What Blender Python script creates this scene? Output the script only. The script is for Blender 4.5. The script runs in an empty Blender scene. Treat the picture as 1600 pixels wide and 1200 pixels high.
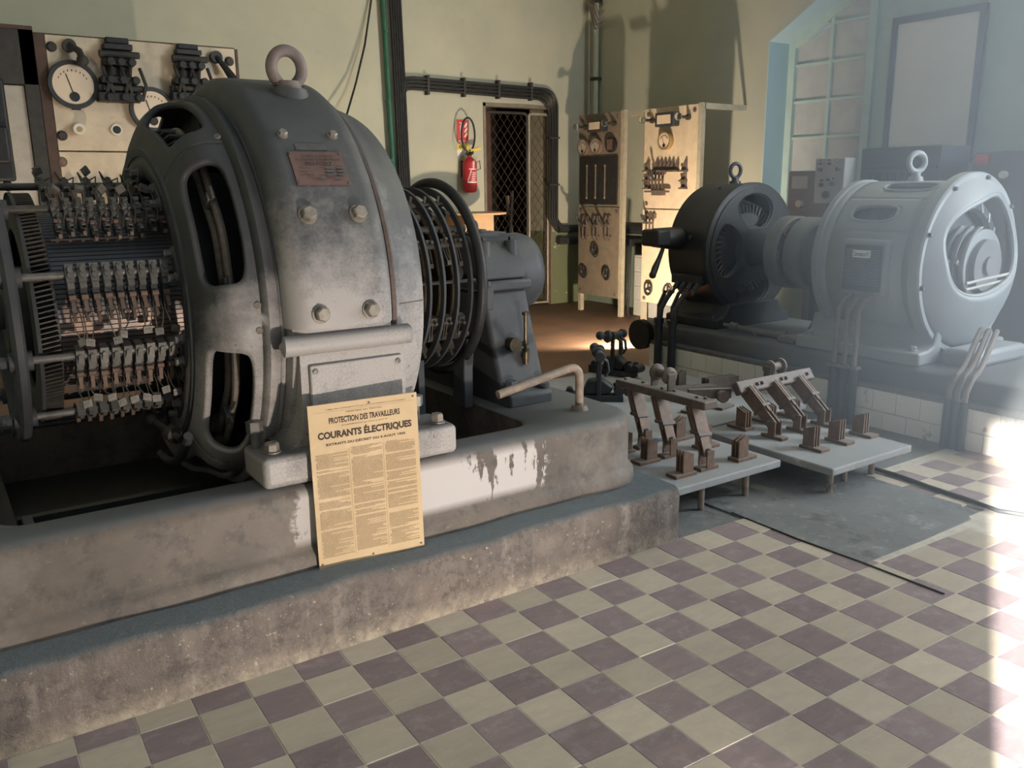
import bpy, bmesh, math, random
from mathutils import Matrix, Vector
random.seed(7)
pi = math.pi; rad = math.radians; sin = math.sin; cos = math.cos
SC = bpy.context.scene
COL = SC.collection

# ------------------------------------------------------------------ camera
CAM_H = 1.5976; FPX = 1339.56
AX_R = Vector((0.8255, -0.5644, -0.0098)); AX_D = Vector((-0.1353, -0.181, -0.9741)); AX_F = Vector((0.548, 0.8054, -0.2258))
cd = bpy.data.cameras.new('camera'); cd.sensor_width = 36.0; cd.sensor_fit = 'HORIZONTAL'
cd.lens = FPX / 1600 * 36.0; cd.clip_start = 0.05; cd.clip_end = 200
cam = bpy.data.objects.new('camera', cd); COL.objects.link(cam)
r_ = AX_R.normalized(); f_ = (AX_F - AX_F.dot(r_) * r_).normalized(); u_ = r_.cross(f_)
M = Matrix((r_, u_, -f_)).transposed().to_4x4(); M.translation = (0, 0, CAM_H)
cam.matrix_world = M; SC.camera = cam

def ray(u, v):
    return r_ * ((u - 800) / FPX) - u_ * ((v - 600) / FPX) + f_
def onz(u, v, z):
    d = ray(u, v); return Vector((0, 0, CAM_H)) + d * ((z - CAM_H) / d.z)
def ony(u, v, y):
    d = ray(u, v); return Vector((0, 0, CAM_H)) + d * (y / d.y)
def onx(u, v, x):
    d = ray(u, v); return Vector((0, 0, CAM_H)) + d * (x / d.x)

# ------------------------------------------------------------------ sky, sun, exposure
SC.view_settings.view_transform = 'Standard'; SC.view_settings.look = 'None'
SC.view_settings.gamma = 1.0; SC.view_settings.use_curve_mapping = False
SC.view_settings.exposure = 0.12
w = bpy.data.worlds.new('sky'); SC.world = w; w.use_nodes = True
bg = w.node_tree.nodes['Background']; bg.inputs[0].default_value = (0.60, 0.71, 0.86, 1); bg.inputs[1].default_value = 0.33
SUN_AZ = math.atan2(1.342, 2.567); SUN_EL = rad(20)
sd = bpy.data.lights.new('sun', 'SUN'); sd.energy = 30; sd.angle = rad(0.6); sd.color = (1.0, 0.96, 0.90)
sun = bpy.data.objects.new('sun', sd); COL.objects.link(sun)
sdir = Vector((cos(SUN_EL) * cos(SUN_AZ), cos(SUN_EL) * sin(SUN_AZ), -sin(SUN_EL)))
sun.rotation_euler = sdir.to_track_quat('-Z', 'Y').to_euler(); sun.location = (-8, -4, 6)

def low_spot(name, loc, target, energy, color, radius, cone):
    """sunlight thrown up again by the glazed floor where the sun lies on it"""
    d = bpy.data.lights.new(name, 'SPOT'); d.energy = energy; d.color = color
    d.shadow_soft_size = radius; d.spot_size = rad(cone); d.spot_blend = 0.5
    o = bpy.data.objects.new(name, d); COL.objects.link(o); o.location = loc
    o.rotation_euler = (Vector(target) - Vector(loc)).to_track_quat('-Z', 'Y').to_euler()
    return o
low_spot('sun_bounce_entrance', (1.62, 0.40, 0.03), (1.1, 3.2, 1.05), 240, (1.0, 0.87, 0.74), 0.05, 76)  # added lamp lighting the big machine from below
low_spot('sun_bounce_far_floor', (5.72, 6.25, 0.16), (6.3, 8.6, 1.0), 330, (1.0, 0.80, 0.58), 0.05, 168)  # added lamp for the boards and back wall on the right
low_spot('sun_bounce_left_floor', (.75, 7.0, 0.03), (1.85, 8.8, 2.1), 95, (1.0, 0.82, 0.62), 0.05, 70)  # added lamp for the marble switchboard on the left
ad = bpy.data.lights.new('window_daylight', 'AREA'); ad.shape = 'RECTANGLE'; ad.size = 2.0; ad.size_y = 2.2; ad.energy = 560; ad.color = (.82, .92, 1.0)  # added light for the haze and right side, no known source there
wl = bpy.data.objects.new('window_daylight', ad); COL.objects.link(wl); wl.location = (7.62, .75, 2.1); wl.rotation_euler = Vector((-1, .35, -.25)).to_track_quat('-Z', 'Y').to_euler()

# ------------------------------------------------------------------ materials
def new_mat(name):
    m = bpy.data.materials.new(name); m.use_nodes = True
    nt = m.node_tree; b = nt.nodes['Principled BSDF']; return m, nt, b
def node(nt, t, **kw):
    n = nt.nodes.new(t)
    for k, v in kw.items():
        if k.startswith('i_'): n.inputs[k[2:]].default_value = v
        else: setattr(n, k, v)
    return n
def col4(c): return (c[0], c[1], c[2], 1.0)
def ramp(nt, fac, p0, p1):
    r = node(nt, 'ShaderNodeMapRange'); r.inputs['From Min'].default_value = p0; r.inputs['From Max'].default_value = p1
    nt.links.new(fac, r.inputs['Value']); return r.outputs[0]
def mix(nt, fac, a, b):
    m = node(nt, 'ShaderNodeMix', data_type='RGBA')
    if isinstance(fac, (int, float)): m.inputs[0].default_value = fac
    else: nt.links.new(fac, m.inputs[0])
    for s, v in ((6, a), (7, b)):
        if isinstance(v, tuple): m.inputs[s].default_value = col4(v)
        else: nt.links.new(v, m.inputs[s])
    return m.outputs[2]
def noise(nt, scale, detail=5, rough=.6, vec=None, w=None):
    n = node(nt, 'ShaderNodeTexNoise'); n.inputs['Scale'].default_value = scale
    n.inputs['Detail'].default_value = detail; n.inputs['Roughness'].default_value = rough
    if vec is None:
        g = node(nt, 'ShaderNodeNewGeometry'); vec = g.outputs['Position']
    nt.links.new(vec, n.inputs['Vector']); return n.outputs['Fac']
def bump(nt, b, h, strength, dist=0.01):
    bp = node(nt, 'ShaderNodeBump'); bp.inputs['Strength'].default_value = strength; bp.inputs['Distance'].default_value = dist
    nt.links.new(h, bp.inputs['Height']); nt.links.new(bp.outputs[0], b.inputs['Normal'])
def dustmask(nt, lo=.35, hi=.95):
    g = node(nt, 'ShaderNodeNewGeometry'); s = node(nt, 'ShaderNodeSeparateXYZ'); nt.links.new(g.outputs['Normal'], s.inputs[0])
    return ramp(nt, s.outputs[2], lo, hi)
def mul(nt, a, b):
    m = node(nt, 'ShaderNodeMath', operation='MULTIPLY')
    for k, v in ((0, a), (1, b)):
        if isinstance(v, (int, float)): m.inputs[k].default_value = v
        else: nt.links.new(v, m.inputs[k])
    return m.outputs[0]
def mat(name, c1, c2=None, scale=8, rough=.6, metal=0.0, bmp=.15, dust=None, dust_amt=.7, spots=None, spot_scale=20, spot_lo=.6, spot_hi=.68, spec=.4):
    m, nt, b = new_mat(name)
    c2 = c2 or tuple(x * .7 for x in c1)
    n = noise(nt, scale)
    c = mix(nt, ramp(nt, n, .35, .65), c1, c2)
    if spots:
        n2 = noise(nt, spot_scale, 6, .65); c = mix(nt, ramp(nt, n2, spot_lo, spot_hi), c, spots)
    if dust:
        dm = mul(nt, dustmask(nt), dust_amt); c = mix(nt, dm, c, dust)
    nt.links.new(c, b.inputs['Base Color'])
    b.inputs['Roughness'].default_value = rough; b.inputs['Metallic'].default_value = metal
    b.inputs['Specular IOR Level'].default_value = spec
    if bmp: bump(nt, b, noise(nt, scale * 6, 4), bmp, .004)
    return m
DUST = (.20, .20, .20)
MT = {}
MT['iron'] = mat('dark_cast_iron', (.040, .044, .050), (.065, .066, .070), 7, .55, 0, .12, (.10, .105, .11), .55)
MT['iron_black'] = mat('black_iron', (.018, .019, .021), (.03, .031, .033), 9, .5, 0, .1, (.07, .075, .08), .5)
MT['brushgear'] = mat('dusty_brushgear_metal', (.095, .083, .068), (.05, .045, .038), 30, .5, .15, .1, (.15, .14, .125), .5)
MT['steel'] = mat('worn_steel', (.19, .18, .165), (.12, .115, .105), 25, .45, .25, .1, (.24, .23, .215), .4)
MT['bolt'] = mat('bare_bolt_steel', (.30, .27, .23), (.20, .175, .15), 30, .45, .2, .1)
MT['cap'] = mat('dull_brush_cap', (.17, .16, .14), (.12, .11, .10), 40, .5, .2, .1)
MT['rust'] = mat('rusty_copper_blade', (.20, .125, .088), (.125, .082, .062), 22, .6, .1, .2, (.30, .27, .25), .6)
MT['rustdark'] = mat('dark_rust_iron', (.155, .118, .10), (.105, .082, .073), 22, .6, .1, .2, (.30, .28, .265), .65)
MT['copper'] = mat('copper', (.50, .27, .15), (.38, .20, .12), 18, .35, .7, .05)
MT['pipe'] = mat('rusty_pipe', (.34, .26, .20), (.20, .16, .14), 25, .6, .2, .3, (.3, .28, .25), .3)
MT['eye'] = mat('rusty_lifting_eye', (.22, .17, .15), (.15, .125, .12), 16, .6, .1, .25, (.26, .24, .23), .4)
MT['black'] = mat('black_rubber', (.015, .015, .016), (.025, .025, .026), 20, .5, 0, .1)
MT['blackpaint'] = mat('black_paint', (.03, .032, .036), (.045, .046, .05), 20, .4, 0, .05, (.09, .09, .1), .5)
MT['cable'] = mat('cloth_covered_cable', (.22, .18, .15), (.15, .125, .11), 40, .8, 0, .3)
MT['leadpipe'] = mat('dark_lead_pipe', (.035, .04, .048), (.05, .055, .06), 12, .45, .2, .1)
MT['green'] = mat('green_paint', (.03, .12, .075), (.02, .085, .055), 12, .4, 0, .05)
MT['gold_marble'] = mat('aged_marble', (.66, .54, .40), (.56, .45, .33), 9, .4, 0, .03, spots=(.42, .32, .23), spot_scale=12, spot_lo=.62, spot_hi=.8)
MT['grey_marble'] = mat('grey_stone_panel', (.50, .44, .37), (.42, .37, .31), 10, .45, 0, .03, spots=(.30, .26, .22), spot_scale=16, spot_lo=.6, spot_hi=.8)
MT['mid_marble'] = mat('grey_brown_stone_panel', (.22, .18, .135), (.17, .14, .105), 10, .5, 0, .03, spots=(.13, .105, .08), spot_scale=16, spot_lo=.6, spot_hi=.8)
MT['dark_marble'] = mat('brown_stone_panel', (.24, .19, .145), (.18, .145, .115), 12, .5, 0, .03)
MT['slab'] = mat('dusty_marble_slab', (.33, .335, .34), (.26, .265, .27), 7, .6, 0, .08, (.34, .355, .37), .6, spots=(.50, .48, .42), spot_scale=9, spot_lo=.6, spot_hi=.7)
MT['frame_brown'] = mat('brown_angle_iron', (.10, .055, .038), (.07, .042, .032), 14, .6, 0, .1)
MT['frame_dark'] = mat('dark_frame', (.035, .032, .03), (.05, .045, .04), 14, .6, 0, .1)
MT['frame_pale'] = mat('pale_painted_frame', (.42, .38, .29), (.34, .30, .23), 14, .5, 0, .05)
MT['dial'] = mat('dial_card', (.72, .58, .44), (.68, .54, .41), 5, .5, 0, 0)
MT['glass'] = None
MT['porcelain'] = mat('porcelain', (.75, .68, .58), (.68, .6, .5), 10, .25, 0, 0)
MT['brass'] = mat('brass', (.50, .36, .16), (.38, .27, .13), 20, .4, .7, .05)
MT['oldbrass'] = mat('tarnished_brass', (.10, .075, .045), (.06, .048, .032), 40, .35, .6, .05)
MT['red'] = mat('red_enamel', (.50, .035, .04), (.42, .03, .035), 12, .3, 0, 0)
MT['sign_red'] = mat('sign_red', (.60, .06, .05), (.55, .055, .05), 5, .5, 0, 0)
MT['white'] = mat('white_print', (.80, .78, .74), (.75, .73, .69), 5, .5, 0, 0)
MT['yellow'] = mat('yellow_label', (.78, .58, .08), (.7, .5, .07), 5, .5, 0, 0)
MT['ink'] = mat('printing_ink', (.035, .026, .018), (.05, .036, .024), 50, .7, 0, 0)
MT['ink_pale'] = mat('faded_printing_ink', (.20, .14, .075), (.25, .18, .10), 40, .7, 0, 0)
MT['wood'] = mat('pale_wood', (.55, .36, .20), (.48, .31, .17), 8, .55, 0, .03)
MT['darkwood'] = mat('dark_wood', (.16, .085, .05), (.11, .06, .04), 8, .6, 0, .1)
MT['winframe'] = mat('pale_green_window_paint', (.48, .63, .59), (.43, .57, .54), 6, .5, 0, .05)
MT['pane'] = mat('dirty_window_glass', (.52, .54, .54), (.44, .46, .47), 6, .25, 0, .02)
MT['board_white'] = mat('white_board_sheet', (.84, .85, .82), (.78, .79, .76), 3, .5, 0, .02, spots=(.55, .55, .52), spot_scale=5, spot_lo=.62, spot_hi=.85)
MT['board_frame'] = mat('dark_blue_frame', (.10, .13, .19), (.08, .10, .15), 10, .5, 0, .03)
MT['grey_box'] = mat('grey_control_box', (.42, .42, .40), (.37, .37, .35), 10, .5, 0, .02)
MT['brownbox'] = mat('brown_box', (.20, .14, .11), (.15, .11, .09), 10, .6, 0, .05)
MT['cab'] = mat('dark_grey_cabinet', (.055, .065, .08), (.045, .05, .06), 8, .5, 0, .05)
MT['rustplate'] = mat('red_brown_nameplate', (.19, .115, .10), (.155, .095, .085), 30, .5, .2, .1)
MT['plate_ink'] = mat('nameplate_relief', (.035, .025, .022), (.05, .035, .03), 30, .5, .2, 0)
MT['aluminium'] = mat('dull_plate', (.17, .16, .155), (.14, .13, .125), 30, .4, .5, 0)

def crackle_paint(name='crazed_grey_machine_paint', z_hi=1.78, z_lo=1.08, k=1.0):
    """old grey machine paint, crazed, worn to a chalky primer low on the casing"""
    m, nt, b = new_mat(name)
    n = noise(nt, 5); n2 = noise(nt, 2.2, 6, .7)
    base = mix(nt, ramp(nt, n, .38, .62), (.062 * k, .065 * k, .071 * k), (.092 * k, .093 * k, .095 * k))
    g = node(nt, 'ShaderNodeNewGeometry'); s = node(nt, 'ShaderNodeSeparateXYZ'); nt.links.new(g.outputs['Position'], s.inputs[0])
    low = ramp(nt, s.outputs[2], z_hi, z_lo)
    ad = node(nt, 'ShaderNodeMath', operation='ADD'); nt.links.new(low, ad.inputs[0]); nt.links.new(ramp(nt, n2, .7, .3), ad.inputs[1])
    chalk_lit = ramp(nt, ad.outputs[0], .75, 1.45)  # primer tone plus light from below painted into the colour
    c = mix(nt, chalk_lit, base, (.36, .335, .325))
    vor = node(nt, 'ShaderNodeTexVoronoi', feature='DISTANCE_TO_EDGE'); vor.inputs['Scale'].default_value = 62
    nt.links.new(g.outputs['Position'], vor.inputs['Vector'])
    crack = ramp(nt, vor.outputs['Distance'], .06, .0)
    c = mix(nt, mul(nt, crack, mul(nt, ramp(nt, n2, .40, .55), .5)), c, (.06, .056, .052))
    n3 = noise(nt, 45, 6, .7); chip = mul(nt, ramp(nt, n3, .635, .68), ramp(nt, noise(nt, 6, 3), .48, .58))
    c = mix(nt, chip, c, (.05, .045, .042))
    dm = mul(nt, dustmask(nt, .45, 1.0), .75); c = mix(nt, dm, c, (.075, .078, .085))
    nt.links.new(c, b.inputs['Base Color']); b.inputs['Roughness'].default_value = .55
    bump(nt, b, vor.outputs['Distance'], .12, .003)
    return m
MT['machine'] = crackle_paint()
MT['machine_dark'] = crackle_paint('dark_grey_machine_paint', 1.36, .90, .72)  # same paint darkened, the end shield's shade put into its colour

def bed_mat():
    """grimy cement coat on the bed with scraped white patches between the machine's feet"""
    m, nt, b = new_mat('grimy_cement_with_white_patches')
    g = node(nt, 'ShaderNodeNewGeometry'); s = node(nt, 'ShaderNodeSeparateXYZ'); nt.links.new(g.outputs['Position'], s.inputs[0])
    n = noise(nt, 4, 6, .65); n2 = noise(nt, 11, 6, .7)
    c = mix(nt, ramp(nt, n, .35, .65), (.150, .120, .100), (.100, .084, .073))
    c = mix(nt, mul(nt, ramp(nt, n2, .50, .66), .75), c, (.058, .052, .048))
    c = mix(nt, mul(nt, ramp(nt, noise(nt, 2.3, 6, .7), .52, .68), .75), c, (.215, .185, .16))
    c = mix(nt, mul(nt, ramp(nt, noise(nt, 60, 4, .7), .62, .68), .5), c, (.25, .22, .19))
    # white patch: between X 1.0 and 2.1 with ragged ends
    xa = ramp(nt, s.outputs[0], .90, 1.02); xb = ramp(nt, s.outputs[0], 2.16, 2.00)
    mp = node(nt, 'ShaderNodeMapping'); mp.inputs['Scale'].default_value = (6, 1, 1.2); nt.links.new(g.outputs['Position'], mp.inputs['Vector'])
    ns = noise(nt, 1.6, 6, .65, mp.outputs[0])
    xm = ramp(nt, s.outputs[0], 1.62, 1.8)
    thr = node(nt, 'ShaderNodeMath', operation='SUBTRACT'); nt.links.new(mul(nt, xa, xb), thr.inputs[0]); nt.links.new(mul(nt, ramp(nt, ns, .48, .62), xm), thr.inputs[1])
    edge = node(nt, 'ShaderNodeMath', operation='SUBTRACT'); nt.links.new(thr.outputs[0], edge.inputs[0]); nt.links.new(mul(nt, ramp(nt, n2, .4, .65), .45), edge.inputs[1])
    zb = ramp(nt, s.outputs[2], .335, .37); zt = ramp(nt, s.outputs[2], .56, .52)
    patch = mul(nt, ramp(nt, edge.outputs[0], .35, .5), mul(nt, zb, zt))
    c = mix(nt, patch, c, (.50, .465, .455))
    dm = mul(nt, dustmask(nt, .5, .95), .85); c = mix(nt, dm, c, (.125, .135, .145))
    nt.links.new(c, b.inputs['Base Color']); b.inputs['Roughness'].default_value = .6
    bump(nt, b, n2, .2, .006); return m
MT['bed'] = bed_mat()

def plinth_mat():
    m, nt, b = new_mat('weathered_cement_plinth')
    n = noise(nt, 3.5, 7, .7); n2 = noise(nt, 28, 6, .75)
    g = node(nt, 'ShaderNodeNewGeometry'); s = node(nt, 'ShaderNodeSeparateXYZ'); nt.links.new(g.outputs['Position'], s.inputs[0])
    c = mix(nt, ramp(nt, n, .35, .65), (.185, .152, .133), (.125, .107, .10))
    mp = node(nt, 'ShaderNodeMapping'); mp.inputs['Scale'].default_value = (9, 9, 1.2); nt.links.new(g.outputs['Position'], mp.inputs['Vector'])
    st = noise(nt, 1.0, 5, .6, mp.outputs[0]); c = mix(nt, mul(nt, ramp(nt, st, .52, .68), .5), c, (.40, .35, .31))
    c = mix(nt, mul(nt, ramp(nt, n2, .46, .62), .75), c, (.075, .063, .06))
    c = mix(nt, mul(nt, ramp(nt, noise(nt, 7, 6, .75), .52, .64), .6), c, (.27, .225, .19))
    c = mix(nt, mul(nt, ramp(nt, noise(nt, 48, 4, .7), .63, .67), .85), c, (.46, .40, .32))
    foot = mul(nt, ramp(nt, s.outputs[2], .085, .0), mul(nt, ramp(nt, noise(nt, 16, 6, .7), .35, .6), .85)); c = mix(nt, foot, c, (.44, .38, .29))
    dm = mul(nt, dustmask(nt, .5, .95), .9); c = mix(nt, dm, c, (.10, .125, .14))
    nt.links.new(c, b.inputs['Base Color']); b.inputs['Roughness'].default_value = .75
    bump(nt, b, n2, .7, .014); return m
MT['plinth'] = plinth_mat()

def wall_mat(name, lo, hi, dado=None, dado_z=1.0):
    m, nt, b = new_mat(name)
    n = noise(nt, 1.3, 6, .6); c = mix(nt, ramp(nt, n, .35, .68), lo, hi)
    n2 = noise(nt, 9, 6, .7); c = mix(nt, mul(nt, ramp(nt, n2, .6, .75), .3), c, tuple(x * .7 for x in lo))
    if dado:
        g = node(nt, 'ShaderNodeNewGeometry'); s = node(nt, 'ShaderNodeSeparateXYZ'); nt.links.new(g.outputs['Position'], s.inputs[0])
        chips = ramp(nt, noise(nt, 6, 6, .7), .62, .64)
        d2 = mix(nt, chips, dado, (.52, .50, .42))
        lt = node(nt, 'ShaderNodeMath', operation='LESS_THAN'); lt.inputs[1].default_value = dado_z; nt.links.new(s.outputs[2], lt.inputs[0])
        c = mix(nt, lt.outputs[0], c, d2)
    nt.links.new(c, b.inputs['Base Color']); b.inputs['Roughness'].default_value = .75; b.inputs['Specular IOR Level'].default_value = .25
    bump(nt, b, n2, .12, .01); return m
MT['wall'] = wall_mat('old_yellow_wall_paint', (.50, .48, .37), (.42, .415, .33), (.17, .19, .11), .98)
MT['wall_right'] = wall_mat('old_grey_green_wall_paint', (.44, .44, .35), (.37, .39, .33), (.20, .25, .20), .98)
MT['wall_blue'] = wall_mat('pale_blue_green_reveal', (.38, .53, .57), (.42, .56, .59))

def floor_mat():
    m, nt, b = new_mat('dirty_cement_floor')
    n = noise(nt, 2.2, 7, .7); n2 = noise(nt, 14, 6, .7)
    g = node(nt, 'ShaderNodeNewGeometry'); s = node(nt, 'ShaderNodeSeparateXYZ'); nt.links.new(g.outputs['Position'], s.inputs[0])
    c = mix(nt, ramp(nt, n, .35, .65), (.14, .15, .155), (.22, .225, .225))
    c = mix(nt, mul(nt, ramp(nt, n2, .56, .66), .65), c, (.30, .31, .305))
    c = mix(nt, mul(nt, ramp(nt, noise(nt, 4.5, 7, .75), .54, .62), .7), c, (.085, .092, .096))
    c = mix(nt, mul(nt, ramp(nt, noise(nt, 3.1, 7, .8), .60, .66), .6), c, (.36, .37, .36))
    far = ramp(nt, s.outputs[1], 4.6, 5.2); c = mix(nt, far, c, mix(nt, ramp(nt, n, .4, .6), (.20, .11, .065), (.14, .085, .058)))
    nt.links.new(c, b.inputs['Base Color']); b.inputs['Roughness'].default_value = .6
    bump(nt, b, n2, .3, .01); return m
MT['floor'] = floor_mat()

def tile_mat(name, c1, c2, wear):
    m, nt, b = new_mat(name)
    oi = node(nt, 'ShaderNodeObjectInfo'); g = node(nt, 'ShaderNodeNewGeometry')
    va = node(nt, 'ShaderNodeVectorMath', operation='MULTIPLY_ADD'); nt.links.new(oi.outputs['Random'], va.inputs[0]); va.inputs[1].default_value = (37, 19, 11); nt.links.new(g.outputs['Position'], va.inputs[2])
    mp = node(nt, 'ShaderNodeMapping'); mp.inputs['Scale'].default_value = (5, 16, 5); mp.inputs['Rotation'].default_value = (0, 0, .5); nt.links.new(va.outputs[0], mp.inputs['Vector'])
    n = noise(nt, 1.4, 6, .65, mp.outputs[0]); c = mix(nt, ramp(nt, n, .35, .65), c1, c2)
    n2 = noise(nt, 16, 6, .7, va.outputs[0]); c = mix(nt, mul(nt, ramp(nt, n2, .52, .68), .6), c, wear)
    hs = node(nt, 'ShaderNodeHueSaturation'); nt.links.new(c, hs.inputs['Color'])
    v = ramp(nt, oi.outputs['Random'], 0, 1); vm = node(nt, 'ShaderNodeMapRange'); nt.links.new(oi.outputs['Random'], vm.inputs[0]); vm.inputs[3].default_value = .86; vm.inputs[4].default_value = 1.12
    nt.links.new(vm.outputs[0], hs.inputs['Value']); nt.links.new(hs.outputs[0], b.inputs['Base Color'])
    b.inputs['Roughness'].default_value = .42; nt.links.new(ramp(nt, n2, -1.2, 1.6), b.inputs['Roughness'])
    bump(nt, b, n2, .06, .004); return m
MT['tile_light'] = tile_mat('cream_floor_tile', (.52, .45, .355), (.45, .395, .325), (.55, .49, .42))
MT['tile_dark'] = tile_mat('purple_brown_floor_tile', (.285, .215, .222), (.225, .178, .188), (.38, .325, .33))
MT['grout'] = mat('pale_grout', (.62, .57, .48), (.44, .41, .36), 14, .8, 0, .1)
MT['wtile'] = mat('stained_white_glazed_tile', (.90, .89, .83), (.85, .84, .79), 5, .3, 0, .03, spots=(.34, .29, .21), spot_scale=5, spot_lo=.62, spot_hi=.68)
MT['conv_paint'] = mat('pale_grey_blue_machine_paint', (.27, .295, .31), (.215, .235, .25), 4, .5, 0, .08, (.33, .34, .345), .5)
MT['coupl'] = mat('grey_coupling', (.17, .18, .185), (.13, .135, .14), 8, .5, 0, .08, (.2, .2, .2), .5)
MT['bedconv'] = mat('oily_dark_bed', (.075, .08, .085), (.11, .11, .11), 4, .6, 0, .2, (.15, .155, .16), .6)
MT['paper'] = mat('yellowed_paper', (.57, .415, .24), (.52, .37, .205), 6, .55, 0, .02, spots=(.64, .49, .31), spot_scale=5, spot_lo=.55, spot_hi=.75)
mg, nt, b = new_mat('clear_glass'); b.inputs['Transmission Weight'].default_value = 1; b.inputs['Roughness'].default_value = .05; b.inputs['Base Color'].default_value = (.9, .95, .95, 1); b.inputs['IOR'].default_value = 1.3
MT['glass'] = mg

# ------------------------------------------------------------------ mesh builder
WM = {}
class B:
    def __init__(s): s.v = []; s.f = []; s.mi = []; s.cur = 0
    def add(s, vs, fs):
        o = len(s.v); s.v += [Vector(v) for v in vs]
        for f in fs: s.f.append(tuple(i + o for i in f)); s.mi.append(s.cur)
        return s
    def box(s, c, size, rot=None):
        hx, hy, hz = size[0] / 2, size[1] / 2, size[2] / 2; c = Vector(c)
        vs = [Vector((x * hx, y * hy, z * hz)) for z in (-1, 1) for y in (-1, 1) for x in (-1, 1)]
        if rot is not None: vs = [rot @ v for v in vs]
        return s.add([v + c for v in vs], [(0, 2, 3, 1), (4, 5, 7, 6), (0, 1, 5, 4), (2, 6, 7, 3), (0, 4, 6, 2), (1, 3, 7, 5)])
    def bb(s, x0, x1, y0, y1, z0, z1):
        return s.box(((x0 + x1) / 2, (y0 + y1) / 2, (z0 + z1) / 2), (abs(x1 - x0), abs(y1 - y0), abs(z1 - z0)))
    def cyl(s, p0, p1, r0, r1=None, seg=16, caps=True, ph=0.0):
        r1 = r0 if r1 is None else r1; p0 = Vector(p0); p1 = Vector(p1); d = (p1 - p0).normalized()
        a = d.orthogonal().normalized(); bq = d.cross(a)
        vs = []
        for p, r in ((p0, r0), (p1, r1)):
            for k in range(seg):
                t = 2 * pi * k / seg + ph; vs.append(p + (a * cos(t) + bq * sin(t)) * r)
        fs = [(k, (k + 1) % seg, seg + (k + 1) % seg, seg + k) for k in range(seg)]
        if caps: fs += [tuple(range(seg - 1, -1, -1)), tuple(range(seg, 2 * seg))]
        return s.add(vs, fs)
    def tube(s, pts, r, seg=8, closed=False, caps=True):
        pts = [Vector(p) for p in pts]; n = len(pts); vs = []; prev = None
        for i in range(n):
            if closed: t = pts[(i + 1) % n] - pts[i - 1]
            else: t = pts[min(i + 1, n - 1)] - pts[max(i - 1, 0)]
            t.normalize()
            a = t.orthogonal().normalized() if prev is None else (prev - t * prev.dot(t)).normalized()
            prev = a; bq = t.cross(a); rr = r[i] if isinstance(r, (list, tuple)) else r
            for k in range(seg):
                q = 2 * pi * k / seg; vs.append(pts[i] + (a * cos(q) + bq * sin(q)) * rr)
        fs = []
        for i in range(n if closed else n - 1):
            j = (i + 1) % n
            fs += [(i * seg + k, i * seg + (k + 1) % seg, j * seg + (k + 1) % seg, j * seg + k) for k in range(seg)]
        if caps and not closed: fs += [tuple(range(seg - 1, -1, -1)), tuple((n - 1) * seg + k for k in range(seg))]
        return s.add(vs, fs)
    def rev(s, prof, o, ax, e1, e2, seg=48, a0=0, a1=360, closed_prof=False):
        """prof: list of (axial, radius); point = o + ax*axial + (e1 cos + e2 sin)*radius"""
        o = Vector(o); ax = Vector(ax); e1 = Vector(e1); e2 = Vector(e2); full = abs(a1 - a0) >= 359.9
        na = seg if full else seg + 1; m = len(prof); vs = []
        for k in range(na):
            t = rad(a0 + (a1 - a0) * k / seg); d = e1 * cos(t) + e2 * sin(t)
            vs += [o + ax * p[0] + d * p[1] for p in prof]
        fs = []
        for k in range(seg):
            k2 = (k + 1) % na
            for i in range(m if closed_prof else m - 1):
                j = (i + 1) % m; fs.append((k * m + i, k2 * m + i, k2 * m + j, k * m + j))
        if not full and closed_prof: fs += [tuple(range(m)), tuple((na - 1) * m + i for i in range(m - 1, -1, -1))]
        return s.add(vs, fs)
    def prism(s, poly, f0, f1):
        """poly: 2D points; f0/f1 map a 2D point to the two end faces"""
        n = len(poly); vs = [f0(*p) for p in poly] + [f1(*p) for p in poly]
        return s.add(vs, [tuple(range(n - 1, -1, -1)), tuple(range(n, 2 * n))] + [(i, (i + 1) % n, n + (i + 1) % n, n + i) for i in range(n)])
    def sphere(s, c, r, seg=12, rings=8, sc=(1, 1, 1)):
        c = Vector(c); vs = [c + Vector((0, 0, r * sc[2]))]
        for i in range(1, rings):
            t = pi * i / rings
            vs += [c + Vector((r * sc[0] * sin(t) * cos(2 * pi * k / seg), r * sc[1] * sin(t) * sin(2 * pi * k / seg), r * sc[2] * cos(t))) for k in range(seg)]
        vs.append(c - Vector((0, 0, r * sc[2]))); L = len(vs) - 1
        fs = [(0, 1 + k, 1 + (k + 1) % seg) for k in range(seg)]
        for i in range(rings - 2):
            a = 1 + i * seg; fs += [(a + k, a + seg + k, a + seg + (k + 1) % seg, a + (k + 1) % seg) for k in range(seg)]
        a = 1 + (rings - 2) * seg; fs += [(a + k, L, a + (k + 1) % seg) for k in range(seg)]
        return s.add(vs, fs)
    def holed(s, mapf, rect, hole, rings=6, n=64):
        """patch over rect (u0,u1,v0,v1) with a hole; hole(phi)->(u,v) around centre; mapf(u,v)->3D"""
        u0, u1, v0, v1 = rect; cu, cv, a, bq, ex = hole
        hw = [(u0 - cu), (u1 - cu)]; hv = [(v0 - cv), (v1 - cv)]
        angs = sorted(set([2 * pi * k / n for k in range(n)] + [math.atan2(y / bq, x / a) % (2 * pi) for x in hw for y in hv]))
        out = []; inn = []
        for t in angs:
            ct, st = cos(t), sin(t)
            r = (abs(ct) ** ex + abs(st) ** ex) ** (-1 / ex); inn.append((cu + a * ct * r, cv + bq * st * r))
            dx, dy = a * ct, bq * st; ks = []
            if abs(dx) > 1e-9: ks.append((hw[1] if dx > 0 else hw[0]) / dx)
            if abs(dy) > 1e-9: ks.append((hv[1] if dy > 0 else hv[0]) / dy)
            k = min(ks); out.append((cu + dx * k, cv + dy * k))
        N = len(angs); vs = []
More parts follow.
